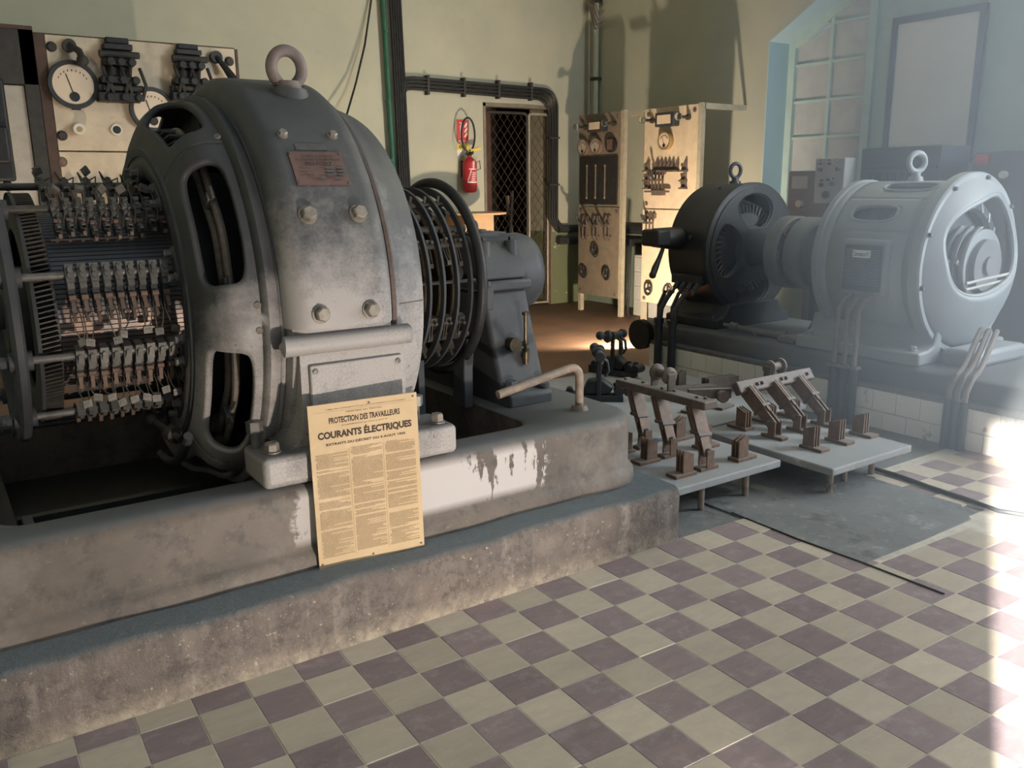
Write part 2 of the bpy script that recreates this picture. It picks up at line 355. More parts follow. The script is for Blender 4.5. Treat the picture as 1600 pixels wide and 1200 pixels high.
        for i in range(rings + 1):
            q = i / rings
            vs += [mapf(inn[k][0] * (1 - q) + out[k][0] * q, inn[k][1] * (1 - q) + out[k][1] * q) for k in range(N)]
        fs = [(i * N + k, i * N + (k + 1) % N, (i + 1) * N + (k + 1) % N, (i + 1) * N + k) for i in range(rings) for k in range(N)]
        return s.add(vs, fs)
    def mesh(s, name, mats, smooth=35, center=True, fix=True):
        me = bpy.data.meshes.new(name)
        c = Vector((0, 0, 0))
        if center and s.v:
            lo = Vector([min(v[i] for v in s.v) for i in range(3)]); hi = Vector([max(v[i] for v in s.v) for i in range(3)]); c = (lo + hi) / 2
        me.from_pydata([v - c for v in s.v], [], s.f)
        if fix:
            bm = bmesh.new(); bm.from_mesh(me); bmesh.ops.remove_doubles(bm, verts=bm.verts, dist=1e-5)
            bmesh.ops.recalc_face_normals(bm, faces=bm.faces)
            bm.to_mesh(me); bm.free()
        mats = mats if isinstance(mats, (list, tuple)) else [mats]
        for m_ in mats: me.materials.append(m_)
        if len(mats) > 1 and len(me.polygons) == len(s.mi):
            for p, k in zip(me.polygons, s.mi): p.material_index = k
        if smooth:
            me.polygons.foreach_set('use_smooth', [True] * len(me.polygons)); me.set_sharp_from_angle(angle=rad(smooth))
        me.update(); return me, c
def m_(k): return [MT[x] for x in k] if isinstance(k, (list, tuple)) else MT[k]
def link(name, data, parent=None, world=None):
    o = bpy.data.objects.new(name, data); COL.objects.link(o); world = world or Matrix()
    if parent is not None:
        o.parent = parent; o.matrix_basis = WM[parent.name].inverted() @ world
    else: o.matrix_basis = world
    WM[o.name] = world.copy(); return o
def part(name, b, mk, parent=None, smooth=35, bev=0, solid=0, world=None, sub=0, segs=2, kind=None):
    me, c = b.mesh(name, m_(mk), smooth)
    W = (world or Matrix()) @ Matrix.Translation(c)
    o = link(name, me, parent, W)
    if solid:
        md = o.modifiers.new('thickness', 'SOLIDIFY'); md.thickness = abs(solid); md.offset = -1 if solid > 0 else 1
    if sub:
        md = o.modifiers.new('smooth', 'SUBSURF'); md.levels = sub; md.render_levels = sub
    if bev:
        md = o.modifiers.new('edge', 'BEVEL'); md.width = bev; md.segments = segs; md.limit_method = 'ANGLE'; md.angle_limit = rad(40)
    if kind: o['kind'] = kind
    return o
def inst(name, me, parent, world): return link(name, me, parent, world)
def tag(o, label, cat, group=None):
    o['label'] = label; o['category'] = cat
    if group: o['group'] = group
    return o
def thing(name, loc, label, cat, group=None):
    return tag(link(name, None, None, Matrix.Translation(loc)), label, cat, group)
def struct(o): o['kind'] = 'structure'; return o
def frame(o, ex, ey, ez):
    m = Matrix((Vector(ex), Vector(ey), Vector(ez))).transposed().to_4x4(); m.translation = o; return m
def zto(o, d, up=(0, 0, 1)):
    z = Vector(d).normalized(); up = Vector(up)
    if abs(z.dot(up)) > .98: up = Vector((0, 1, 0))
    x = up.cross(z).normalized(); return frame(o, x, z.cross(x), z)
def arcpts(n, f): return [f(k / (n - 1)) for k in range(n)]

# shared hex bolt meshes (z = outward)
def bolt_mesh(name, r, h, mk, washer=True):
    b = B()
    if washer: b.cyl((0, 0, 0), (0, 0, h * .22), r * 1.25, seg=16)
    b.cyl((0, 0, h * .2), (0, 0, h * .85), r, seg=6); b.cyl((0, 0, h * .85), (0, 0, h), r, r * .82, seg=6)
    return b.mesh(name, m_(mk), 30, center=False)[0]
BOLT = {}
def bolt(parent, o, d, r=.018, h=.022, mk='bolt', name='bolt', washer=True):
    k = (round(r, 4), round(h, 4), mk, washer)
    if k not in BOLT: BOLT[k] = bolt_mesh(name, r, h, mk, washer)
    return inst(name, BOLT[k], parent, zto(o, d) @ Matrix.Rotation(random.uniform(0, 1), 4, 'Z'))

FONT_CACHE = {}
def text(parent, txt, origin, ex, ey, width, height, mk, name='lettering', bold=0.0, depth=.0006, align='C'):
    """flat lettering fitted to width x height, centred at origin, ex = reading direction, ey = up"""
    cu = bpy.data.curves.new(name, 'FONT'); cu.body = txt; cu.extrude = 0; cu.offset = bold; cu.resolution_u = 3
    o = bpy.data.objects.new(name, cu); COL.objects.link(o)
    dg = bpy.context.evaluated_depsgraph_get(); me = bpy.data.meshes.new_from_object(o.evaluated_get(dg))
    bpy.data.objects.remove(o); bpy.data.curves.remove(cu)
    xs = [v.co.x for v in me.vertices]; ys = [v.co.y for v in me.vertices]
    cx, cy = (min(xs) + max(xs)) / 2, (min(ys) + max(ys)) / 2; sx = width / (max(xs) - min(xs)); sy = height / (max(ys) - min(ys))
    for v in me.vertices: v.co = Vector(((v.co.x - cx) * sx, (v.co.y - cy) * sy, 0))
    me.name = name; me.materials.clear(); me.materials.append(MT[mk])
    ex = Vector(ex).normalized(); ey = Vector(ey).normalized()
    return link(name, me, parent, frame(Vector(origin) + ex.cross(ey) * depth, ex, ey, ex.cross(ey)))
# ================================================================== THE SETTING
WB = 9.4      # back wall
WR = 7.7      # right wall
XL = -1.6     # left wall with an assumed open entrance
# floor: cement base, tiles on it
def rect_floor():
    b = B(); b.bb(XL - .3, WR + .3, -4.0, WB + .3, -.15, -.006)
    return struct(part('floor', b, 'floor', smooth=0))
floor = rect_floor()
TS = .17; TH = rad(-1.417); TO = Vector((1.686, 1.636))
def tpos(i, j): return Vector((TO.x + (i * cos(TH) - j * sin(TH)) * TS, TO.y + (i * sin(TH) + j * cos(TH)) * TS))
def tile_zone(x, y):
    if y < -.4 or y > 2.74 or x < -1.5 or x > 5.06: return False
    if x <= 2.66: return y < 2.70
    if 3.17 < x < 4.16 and y > 1.98 + .02 * sin(x * 9): return False
    if 3.9 < x < 4.6 and 1.62 < y < 2.0 + (x - 4.1) * .3: return False
    return y < 2.62
bt = B()   # one tile, slightly dished edges
h = TS / 2 - .0017; e = .0012
bt.add([(sx * (h), sy * (h), -.0055) for sx, sy in ((-1, -1), (1, -1), (1, 1), (-1, 1))] + [(sx * h, sy * h, -e) for sx, sy in ((-1, -1), (1, -1), (1, 1), (-1, 1))] + [(sx * (h - e), sy * (h - e), 0) for sx, sy in ((-1, -1), (1, -1), (1, 1), (-1, 1))],
       [(0, 1, 5, 4), (1, 2, 6, 5), (2, 3, 7, 6), (3, 0, 4, 7), (4, 5, 9, 8), (5, 6, 10, 9), (6, 7, 11, 10), (7, 4, 8, 11), (8, 9, 10, 11)])
TM = {k: bt.mesh('floor_tile', m_(k), 0, center=False)[0] for k in ('tile_light', 'tile_dark')}
cells = []
for i in range(-24, 24):
    for j in range(-16, 8):
        c = tpos(i + .5, j + .5)
        # first row against the plinth is cut short
        if tile_zone(c.x, c.y): cells.append((i, j, c))
def seen(c):
    d = Vector((c.x, c.y, -CAM_H)); z = d.dot(f_)
    if z < .1: return 0
    u = 800 + FPX * d.dot(r_) / z; v = 600 - FPX * d.dot(u_) / z
    return 1 / z if -60 < u < 1660 and v < 1280 else 0
cells.sort(key=lambda q: -seen(q[2]))
rest = {0: B(), 1: B()}
for n, (i, j, c) in enumerate(cells):
    dark = (i + j) % 2 == 0
    dz = random.uniform(-.0012, .0004); W = Matrix.Translation((c.x, c.y, dz)) @ Matrix.Rotation(TH, 4, 'Z')
    if n < 296 and seen(c) > 0: inst('floor_tile', TM['tile_dark' if dark else 'tile_light'], floor, W)
    else:
        b = rest[0 if dark else 1]; b.add([W @ v for v in bt.v], bt.f)
for k, mk in ((0, 'tile_dark'), (1, 'tile_light')):
    part('floor_tile_field', rest[k], mk, floor, 0, kind='stuff')
# grout bed under the tiled field
b = B(); b.bb(-1.5, 2.72, -.4, 2.62, -.0065, -.0018); b.bb(2.72, 3.12, -.4, 2.62, -.0065, -.0018); b.bb(3.12, 4.2, -.4, 2.0, -.0065, -.0018); b.bb(4.2, 5.06, -.4, 2.66, -.0065, -.0018)
part('grout_bed', b, 'grout', floor, 0)
# raised screed patch in the middle of the floor, a slightly lifted sheet with a lip
b = B(); b.prism([(3.155, 1.975), (3.6, 1.965), (4.02, 1.97), (4.17, 2.1), (4.17, 2.66), (3.9, 2.9), (3.14, 2.9)], lambda x, y: (x, y, -.006), lambda x, y: (x, y, .003))
part('screed_patch', b, 'floor', floor, 0, bev=.002)
b = B(); b.tube([(3.15, 2.70, .002), (3.145, 2.3, .002), (3.16, 1.985, .002), (3.165, 1.62, .002)], .0045, 6); part('expansion_strip', b, 'frame_dark', floor)

# back wall with a doorway
DX0, DX1, DZ = 6.0, 7.07, 2.60
b = B(); H = 8.0
b.bb(XL - .3, DX0, WB, WB + .5, 0, H); b.bb(DX1, WR + .4, WB, WB + .5, 0, H); b.bb(DX0, DX1, WB, WB + .5, DZ, H)
wall_back = struct(part('wall_back', b, 'wall', smooth=0))
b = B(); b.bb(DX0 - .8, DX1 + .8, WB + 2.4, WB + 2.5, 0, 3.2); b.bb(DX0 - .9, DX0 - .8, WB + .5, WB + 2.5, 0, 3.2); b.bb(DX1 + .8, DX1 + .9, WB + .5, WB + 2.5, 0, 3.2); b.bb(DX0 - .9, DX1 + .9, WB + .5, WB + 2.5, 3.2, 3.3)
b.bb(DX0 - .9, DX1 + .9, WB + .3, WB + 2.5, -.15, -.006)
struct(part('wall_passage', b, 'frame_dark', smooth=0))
# right wall with one wide arched recess: window, solid panel with the framed sheet, window
RY0, RY1, SILL = 2.90, 6.42, .85
XI = WR + .36
ARC = [(RY1, 3.06), (6.05, 3.27), (5.65, 3.49), (5.2, 3.70), (4.66, 3.82), (4.12, 3.70), (3.67, 3.49), (3.27, 3.27), (RY0, 3.06)]
b = B()
def wr(y0, y1, z0, z1): b.bb(WR, WR + .5, y0, y1, z0, z1)
wr(-4, RY0, 0, H); wr(RY1, WB + .5, 0, H); wr(RY0, RY1, 0, SILL)
for (ya, za), (yb, zb) in zip(ARC, ARC[1:]):
    b.prism([(ya, za), (yb, zb), (yb, H), (ya, H)], lambda y, z: (WR, y, z), lambda y, z: (WR + .5, y, z))
wall_right = struct(part('wall_right', b, 'wall_right', smooth=0))
# plastered reveal, pale blue
b = B(); A = [(RY0, SILL)] + ARC[::-1] + [(RY1, SILL)]; k = len(A)
cy_, cz_ = 4.66, 2.2
Ai = [(y + (.012 if y < cy_ else -.012), z + (.012 if z < 1 else -.012)) for y, z in A]
Ao = [(y + (-.0 if y < cy_ else .0), z) for y, z in A]
b.add([(WR - .004, *p) for p in Ao] + [(WR - .004, *p) for p in Ai] + [(XI, *p) for p in Ai], [(i, (i + 1) % k, k + (i + 1) % k, k + i) for i in range(k)] + [(k + i, k + (i + 1) % k, 2 * k + (i + 1) % k, 2 * k + i) for i in range(k)])
part('reveal', b, 'wall_blue', wall_right, 0)
# solid middle panel of the recess and outer infill
def zarc(y):
    for (ya, za), (yb, zb) in zip(ARC, ARC[1:]):
        if yb <= y <= ya: return za + (zb - za) * (ya - y) / (ya - yb)
    return 3.06
b = B(); ys_ = [5.38, 5.2, 4.66, 4.12, 3.94]
b.prism([(5.38, SILL), (3.94, SILL)] + [(y, zarc(y)) for y in ys_[::-1]], lambda y, z: (XI, y, z), lambda y, z: (XI + .06, y, z)); part('infill_panel', b, 'winframe', wall_right, 0)
for n, (y0, y1) in enumerate(((5.38, RY1 - .01), (RY0 + .01, 3.94))):
    root = struct(link('window_%d' % (n + 1), None, None, Matrix.Translation((XI, (y0 + y1) / 2, SILL))))
    zt = lambda y: zarc(y) - .015
    t = .085; yi = [y0 + t, y0 + t + (y1 - y0 - 2 * t) * .5, y1 - t]
    bf = B()   # frame: two jambs, sloping head, sill rail
    bf.prism([(y0, SILL), (y0 + t, SILL), (y0 + t, zt(y0 + t)), (y0, zt(y0))], lambda y, z: (XI - .045, y, z), lambda y, z: (XI + .05, y, z))
    bf.prism([(y1, SILL), (y1 - t, SILL), (y1 - t, zt(y1 - t)), (y1, zt(y1))], lambda y, z: (XI - .045, y, z), lambda y, z: (XI + .05, y, z))
    yy_ = sorted([y0 + t, y1 - t] + [y for y, z in ARC if y0 + t < y < y1 - t])
    for ya, yb in zip(yy_, yy_[1:]): bf.prism([(ya, zt(ya)), (yb, zt(yb)), (yb, zt(yb) - .10), (ya, zt(ya) - .10)], lambda y, z: (XI - .045, y, z), lambda y, z: (XI + .05, y, z))
    part('window_frame', bf, 'winframe', root, 0)
    q = B(); q.bb(XI - .02, XI + .04, y0 + t, y1 - t, SILL, SILL + .09); part('sill_rail', q, 'winframe', root, 0)
    q = B(); ym = yi[1]; q.bb(XI - .025, XI + .035, ym - .018, ym + .018, SILL, zt(ym) - .09); part('mullion', q, 'winframe', root, 0)
    zs = [SILL + .09 + .375 * q_ for q_ in range(8)]
    for z in zs[1:]:
        if z > zt(ym) - .15: break
        for a in (0, 1):
            if z < zt(yi[a] + .1) - .08: q = B(); q.bb(XI - .018, XI + .03, yi[a], yi[a + 1], z - .013, z + .013); part('glazing_bar', q, 'winframe', root, 0)
    for a in (0, 1):
        for c in range(7):
            ya, yb = yi[a], yi[a + 1]; z0 = zs[c]
            za, zb = min(zs[c + 1], zt(ya) - .09), min(zs[c + 1], zt(yb) - .09)
            if za <= z0 + .02 and zb <= z0 + .02: continue
            q = B(); q.prism([(ya, z0), (yb, z0), (yb, max(zb, z0 + .01)), (ya, max(za, z0 + .01))], lambda y, z: (XI + .012, y, z), lambda y, z: (XI + .018, y, z)); part('pane', q, 'pane', root, 0)
# unseen window added around the area light, no opening behind it
added_win = struct(link('window_3', None, None, Matrix.Translation((WR - .03, .75, 1.0))))
q = B(); q.bb(WR - .02, WR - .005, -.35, 1.85, .9, 3.3); part('pane', q, 'pane', added_win, 0)
for y0, y1, z0, z1 in ((-.45, -.33, .85, 3.35), (1.83, 1.95, .85, 3.35), (-.33, 1.83, 3.23, 3.35), (-.33, 1.83, .85, .97), (.72, .78, .97, 3.23), (-.33, 1.83, 2.07, 2.13)):
    q = B(); q.bb(WR - .06, WR, y0, y1, z0, z1); part('frame_bar', q, 'winframe', added_win, 0)
# ceiling over the rear only, unseen, added to dim the back wall
b = B(); b.bb(XL - .3, WR + .5, 4.6, WB + .5, 5.2, 5.3); struct(part('ceiling', b, 'wall', smooth=0))
# left wall with an assumed tall entrance the sun comes through
b = B(); EY1 = 1.24 - (2.81 - XL) * 1.342 / 2.567; EY0 = EY1 - 1.35; EZ = 3.05
b.bb(XL - .25, XL, EY1, WB + .5, 0, H); b.bb(XL - .25, XL, -9, EY0, 0, H); b.bb(XL - .25, XL, EY0, EY1, EZ, H)
struct(part('wall_left', b, 'wall', smooth=0))

# mesh gate in the doorway
gate = struct(link('door_1', None, None, Matrix.Translation((DX0, WB + .06, 0))))
GY = WB + .06
def gate_leaf(x0, x1, z1):
    b = B(); r = .05; n = 6
    pts = [(x0, .02)] + [(x0, z1 - r)] + [(x0 + r - r * cos(pi / 2 * k / n), z1 - r + r * sin(pi / 2 * k / n)) for k in range(1, n)] + [(x0 + r, z1)] + [(x1 - r, z1)] + [(x1 - r + r * sin(pi / 2 * k / n), z1 - r + r * cos(pi / 2 * k / n)) for k in range(1, n)] + [(x1, z1 - r), (x1, .02)]
    b.tube([(x, GY, z) for x, z in pts], .018, 8); b.tube([(x0, GY, .03), (x1, GY, .03)], .015, 8)
    part('gate_frame', b, 'frame_pale' if x0 > 6.5 else 'frame_dark', gate)
    b = B(); s = .11; wdt = x1 - x0; ht = z1
    for sg in (1, -1):
        k = -int(ht / s) - 1
        while k * s < wdt + ht:
            # line z = sg*1.35*(x - xo)
            xo = x0 + k * s; p = []
            for zz in (0.03, ht - .02):
                x = xo + sg * zz / 1.35 if sg > 0 else xo + (ht - zz) / 1.35
                p.append((x, zz))
            (xa, za), (xb, zb) = p
            def cl(xa, za, xb, zb):
                out = []
                for x, z, x2, z2 in ((xa, za, xb, zb), (xb, zb, xa, za)):
                    if x < x0: z = z + (z2 - z) * (x0 - x) / (x2 - x) if x2 != x else z; x = x0
                    if x > x1: z = z + (z2 - z) * (x1 - x) / (x2 - x) if x2 != x else z; x = x1
                    out.append((x, z))
                return out
            if max(xa, xb) > x0 and min(xa, xb) < x1:
                (xa, za), (xb, zb) = cl(xa, za, xb, zb)
                if abs(za - zb) > .02: b.cyl((xa, GY + .004 * sg, za), (xb, GY + .004 * sg, zb), .0024, seg=4)
            k += 1
    part('wire_mesh', b, 'frame_brown', gate, kind='stuff')
gate_leaf(6.03, 6.71, 2.50); gate_leaf(6.74, 7.05, 2.50)
b = B(); b.bb(DX0 - .0, DX0 + .035, WB - .01, WB + .14, 0, DZ); b.bb(DX1 - .02, DX1, WB - .01, WB + .14, 0, DZ); b.bb(DX0, DX1, WB - .01, WB + .14, DZ - .04, DZ); part('door_frame', b, 'dark_marble', gate, 0)
# things leaning in the dark passage
t = tag(part('wooden_post', B().bb(6.52, 6.60, WB + .75, WB + .83, 0, 2.75), 'darkwood', smooth=0), 'brown wooden post standing behind the mesh gate', 'post')
b = B(); b.box((6.75, WB + .55, .75), (.035, .035, 1.55), Matrix.Rotation(rad(4), 3, 'Y')); tag(part('steel_bar', b, 'leadpipe', smooth=0), 'thin dark bar leaning behind the mesh gate, next to the wooden post', 'bar')
b = B(); b.box((6.86, WB + .62, .74), (.03, .05, 1.45), Matrix.Rotation(rad(-7), 3, 'Y')); tag(part('wooden_plank', b, 'dark_marble', smooth=0), 'narrow plank leaning at a slant behind the mesh gate', 'plank')

# step plinth under the big machine
PY0, PX1, PZ = 2.62, 2.70, .255
b = B(); nx = 60; prof = [(0, 0), (.004, .10), (0, .22), (.012, PZ - .012), (.03, PZ)]
vs = []; xs = [-1.58 + (PX1 + 1.58) * k / nx for k in range(nx + 1)]
for x in xs:
    w = .006 * sin(x * 7) + .004 * sin(x * 17 + 1)
    vs += [(x, PY0 + a + w * (z / PZ), z + (w * .5 if z > .2 else 0)) for a, z in prof] + [(x, 4.85, PZ), (x, 4.85, 0)]
m = len(prof) + 2
fs = [(k * m + i, (k + 1) * m + i, (k + 1) * m + (i + 1) % m, k * m + (i + 1) % m) for k in range(nx) for i in range(m)] + [tuple(range(m)), tuple(nx * m + i for i in range(m - 1, -1, -1))]
b.add(vs, fs)
plinth = tag(part('concrete_plinth', b, 'plinth', smooth=50), 'long low weathered cement step under the big machine bed', 'plinth')

# tiled plinth under the two machines on the right
CPX, CPY0, CPY1, CPZ = 5.09, .6, 5.36, .275
cp = thing('tiled_plinth', (CPX, 3, 0), 'low plinth faced with stained white tiles under the motor and pale machine', 'plinth')
b = B(); b.bb(CPX + .014, 6.55, CPY0, CPY1, 0, CPZ - .005); part('core', b, 'floor', cp, 0)
b = B(); b.bb(CPX - .0, CPX + .12, CPY0, CPY1 + .01, CPZ - .02, CPZ + .012); part('cement_coping', b, 'plinth', cp, 0, bev=.006)
tw = .165; y = CPY1; k = 0
cached = {}
while y > CPY0 + .05:
    for z0, z1, sh in ((.118, CPZ - .021, 0), (0.0, .113, .08)):
        ya = y - sh; yb = max(ya - tw + .004, CPY0)
        if ya - yb < .02: continue
        key = (z0, round(ya - yb, 3))
        if key not in cached:
            q = B(); q.bb(-.007, .007, -(ya - yb) / 2, (ya - yb) / 2, -(z1 - z0) / 2, (z1 - z0) / 2); cached[key] = q.mesh('wall_tile', m_('wtile'), 0, center=False)[0]
        inst('wall_tile', cached[key], cp, Matrix.Translation((CPX + .007 + random.uniform(-.002, .001), (ya + yb) / 2, (z0 + z1) / 2)))
    y -= tw; k += 1
q = B(); q.bb(CPX + .0, CPX + .014, CPY1 - .08, CPY1, 0, .113); part('wall_tile', q, 'wtile', cp, 0)
# dark bed on the plinth
b = B(); P = [(5.17, CPZ), (5.165, .36), (5.19, .41), (5.24, .425), (6.3, .425), (6.35, .41), (6.37, CPZ)]
b.prism(P, lambda x, z: (x, 1.6, z), lambda x, z: (x, 5.55, z))
cbed = tag(part('machine_bed', b, 'bedconv', bev=.012), 'oily dark bed on the white tiled plinth carrying motor and pale machine', 'bed')
b = B(); b.rev([(-.03, .0), (-.03, .13), (.03, .13), (.03, .0)], (5.09, 5.47, .32), (1, 0, 0), (0, 1, 0), (0, 0, 1), 24)
tag(part('black_disc', b, 'black'), 'black round disc at the far end of the tiled plinth', 'disc')
# ================================================================== BIG MACHINE
YC, ZC = 3.70, 1.16
def gp(X, r, th): t = rad(th); return Vector((X, YC - r * cos(t), ZC + r * sin(t)))
def gm(X, r, th):
    t = rad(th); er = Vector((0, -cos(t), sin(t))); et = Vector((0, sin(t), cos(t)))
    return frame(gp(X, r, th), (1, 0, 0), et, er)
GEN = thing('rotary_converter', (1.22, YC, .56), 'huge grey cast iron rotary converter with lifting eye and open commutator', 'machine')
AX = dict(o=(0, YC, ZC), ax=(1, 0, 0), e1=(0, -1, 0), e2=(0, 0, 1))
# yoke: upper and lower half
prof = [(1.005, .755), (1.015, .815), (1.03, .845), (1.06, .866), (1.09, .87), (1.35, .87), (1.385, .866), (1.405, .85), (1.415, .82), (1.42, .78), (1.42, .60), (1.0, .60)]
b = B(); b.rev(prof, seg=120, a0=-3, a1=183, closed_prof=True, **AX); yoke = part('yoke', b, 'machine', GEN, 40)
prof2 = [(1.02, .77), (1.03, .83), (1.07, .85), (1.37, .85), (1.41, .83), (1.42, .77), (1.42, .60), (1.02, .60)]
b = B(); b.rev(prof2, seg=80, a0=183.01, a1=356.99, closed_prof=True, **AX); part('yoke_base', b, 'machine', GEN, 40)
for sg, nm in ((1, 'front'), (-1, 'rear')):
    fy = lambda y: YC + (y - YC) * sg
    # column with flared feet, outline in XZ
    def flare(x0, x1, z0, z1, n=8):   # concave quarter from foot to column
        return [(x0 + (x1 - x0) * (1 - cos(pi / 2 * k / n)), z1 + (z0 - z1) * (1 - sin(pi / 2 * k / n))) for k in range(n + 1)]
    left = [(1.045 - .07 * (1 - sin(pi / 2 * k / 8)), .685 + .12 * (1 - cos(pi / 2 * k / 8))) for k in range(9)]
    right = [(1.455 + .07 * (1 - sin(pi / 2 * k / 8)), .685 + .12 * (1 - cos(pi / 2 * k / 8))) for k in range(9)]
    poly = left + [(1.045, 1.09), (1.455, 1.09)] + right[::-1]
    b = B(); b.prism(poly, lambda x, z: (x, fy(2.86), z), lambda x, z: (x, fy(3.2), z)); part('foot_column', b, 'machine', GEN, 40, bev=.014, segs=3)
    b = B(); b.bb(.87, 1.645, fy(2.80), fy(3.03), .572, .688); part('foot', b, 'machine', GEN, 40, bev=.022, segs=3)
    # rounded rib above the terminal cover
    b = B(); b.tube([(.985, fy(2.865), 1.062)] + [(.99 + .48 * k / 8, fy(2.855), 1.06) for k in range(9)] + [(1.475, fy(2.865), 1.062)], [.012] + [.038] * 9 + [.012], 14); part('rib', b, 'machine', GEN)
# terminal cover and its screws
cov = B(); cov.bb(1.075, 1.44, 2.846, 2.862, .68, .985); cover = part('terminal_cover', cov, 'machine', GEN, 40, bev=.006)
for x in (1.095, 1.42): bolt(cover, (x, 2.847, .962), (0, -1, 0), .011, .006, 'steel', 'screw', False)
for x in (.925, 1.59): bolt(GEN, (x, 2.865, .686), (0, 0, 1), .026, .04)
for x in (.90, 1.55):
    b = B(); b.cyl((x, 2.965, .685), (x, 2.965, .75), .016, seg=12); b.cyl((x, 2.965, .745), (x, 2.965, .785), .03, seg=6); part('jack_screw', b, 'steel', GEN)
# yoke bolts
for th, r in ((45.6, .016), (23.2, .027), (0.4, .027)):
    for x in (1.122, 1.312): bolt(GEN, gp(x, .868, th), gp(x, 1.87, th) - gp(x, .87, th), r, r * 1.25)
# nameplate, bent to the yoke
plate = part('nameplate', B().add([gp(x, .875, t_) for t_ in (30.6, 33, 35.5, 38, 39.9) for x in (1.113, 1.312)], [(2 * k, 2 * k + 1, 2 * k + 3, 2 * k + 2) for k in range(4)]), 'rustplate', GEN, 0, solid=.003)
er = Vector((0, -cos(rad(35.2)), sin(rad(35.2)))); et = Vector((0, sin(rad(35.2)), cos(rad(35.2))))
pc = gp(1.2125, .8795, 35.2)
def pl(txt, dz, w_, h_, dx=0, bold=0.01, mk='plate_ink'): text(plate, txt, pc + et * dz + Vector((dx, 0, 0)), (1, 0, 0), et, w_, h_, mk, 'lettering', bold)
pl('SOCIÉTÉ ALSACIENNE', .050, .115, .0125); pl('DE CONSTRUCTIONS MÉCANIQUES', .033, .168, .0125); pl('BELFORT', .016, .10, .013)
for k, (a, c_) in enumerate((('Alternateur', 'Type'), ('Courant Continu - Volts', ''), ('Courant Alternatif Volts', ''), ('Tours', 'Périodes'))):
    z = -.002 - .0145 * k
    pl(a, z, .05 if k else .045, .0075, -.058 if k < 3 else -.035, 0)
    if c_: pl(c_, z, .022, .0075, .003 if k < 3 else .02, 0)
    for x0, x1 in ((.018, .05), (.062, .09)) if k < 3 else ((-.018, .008), (.045, .075)):
        bb_ = B(); bb_.add([pc + et * (z + dz_) + Vector((x, 0, 0)) + er * .0004 for dz_ in (-.005, .005) for x in (x0, x1)], [(0, 1, 3, 2)]); part('stamped_field', bb_, 'aluminium', plate, 0)
for x in (1.119, 1.306):
    for t_ in (31.1, 39.4): bolt(plate, gp(x, .8755, t_), er, .004, .004, 'aluminium', 'rivet', False)
b = B(); b.add([gp(x, .873, t_) for t_ in (40.6, 42.6) for x in (1.15, 1.265)], [(0, 1, 3, 2)]); part('blank_plate', b, 'aluminium', GEN, 0, solid=.003)
# lifting eye on its boss
eb = gp(1.255, .86, 67)
b = B(); b.rev([(-.14, .13), (-.06, .10), (-.01, .086), (.03, .078), (.05, .070), (.052, 0)], eb - Vector((0, 0, .035)), (0, 0, 1), (1, 0, 0), (0, 1, 0), 24); part('lifting_boss', b, 'machine', GEN)
b = B(); b.cyl(eb + Vector((0, 0, .012)), eb + Vector((0, 0, .045)), .058, .045, 20)
EH = .092; pts = []
for k in range(29):
    a = rad(-142 + 284 * k / 28); rr = .060; pts.append(eb + Vector((rr * sin(a) * (1.0), 0, EH + rr * 1.08 * cos(a))))
pts = [eb + Vector((-.036, 0, .03))] + pts + [eb + Vector((.036, 0, .03))]
b.tube(pts, [.028] + [.0225] * 29 + [.028], 14); part('lifting_eye', b, 'eye', GEN)

# end shield towards the commutator: a turned casting with six windows
SP = [(1.03, .78), (1.01, .755), (.995, .758), (.985, .772), (.972, .775), (.955, .750), (.93, .748), (.89, .748), (.855, .738), (.825, .713), (.803, .675), (.787, .63), (.778, .585), (.775, .53), (.775, .49)]
acc = [0]
for (x0, r0), (x1, r1) in zip(SP, SP[1:]): acc.append(acc[-1] + math.hypot(x1 - x0, r1 - r0))
def sp(s):
    s = max(0, min(s, acc[-1]))
    for k in range(len(SP) - 1):
        if s <= acc[k + 1] + 1e-9:
            q = (s - acc[k]) / (acc[k + 1] - acc[k]); return SP[k][0] + (SP[k + 1][0] - SP[k][0]) * q, SP[k][1] + (SP[k + 1][1] - SP[k][1]) * q
def smap(u, v): x, r = sp(v); return gp(x, r, u)
sA, sB = acc[6] + .015, acc[11] - .034
b = B()
for lo_a, hi_a, ca, ha in ((0, 50.5, 26.5, 17.5), (50.5, 97, 73.75, 17.5), (97, 143.5, 120.25, 17.5), (143.5, 180, 160, 12)):
    for sg in (1, -1):
        b.holed(smap, (min(lo_a * sg, hi_a * sg), max(lo_a * sg, hi_a * sg), acc[5], acc[12]), (ca * sg, (sA + sB) / 2, ha, (sB - sA) / 2, 4.5), 7, 72)
b.rev(SP[:6], seg=144, **AX); b.rev(SP[12:], seg=144, **AX)
shield = part('end_shield', b, 'machine_dark', GEN, 50, solid=-.024)
for t_ in (3.2, -3.4, 53, -50): bolt(shield, gp(.945, .750, t_), gp(.963, 1, t_) - gp(.963, 0, t_) + Vector((-.5, 0, 0)), .014, .032)
# joint line of the two shield halves: thin raised seam
b = B(); b.tube([gp(*sp(acc[1] + (acc[-1] - acc[1]) * k / 20), 0.0) for k in range(21)], .0035, 6); part('joint_seam', b, 'rustdark', shield)
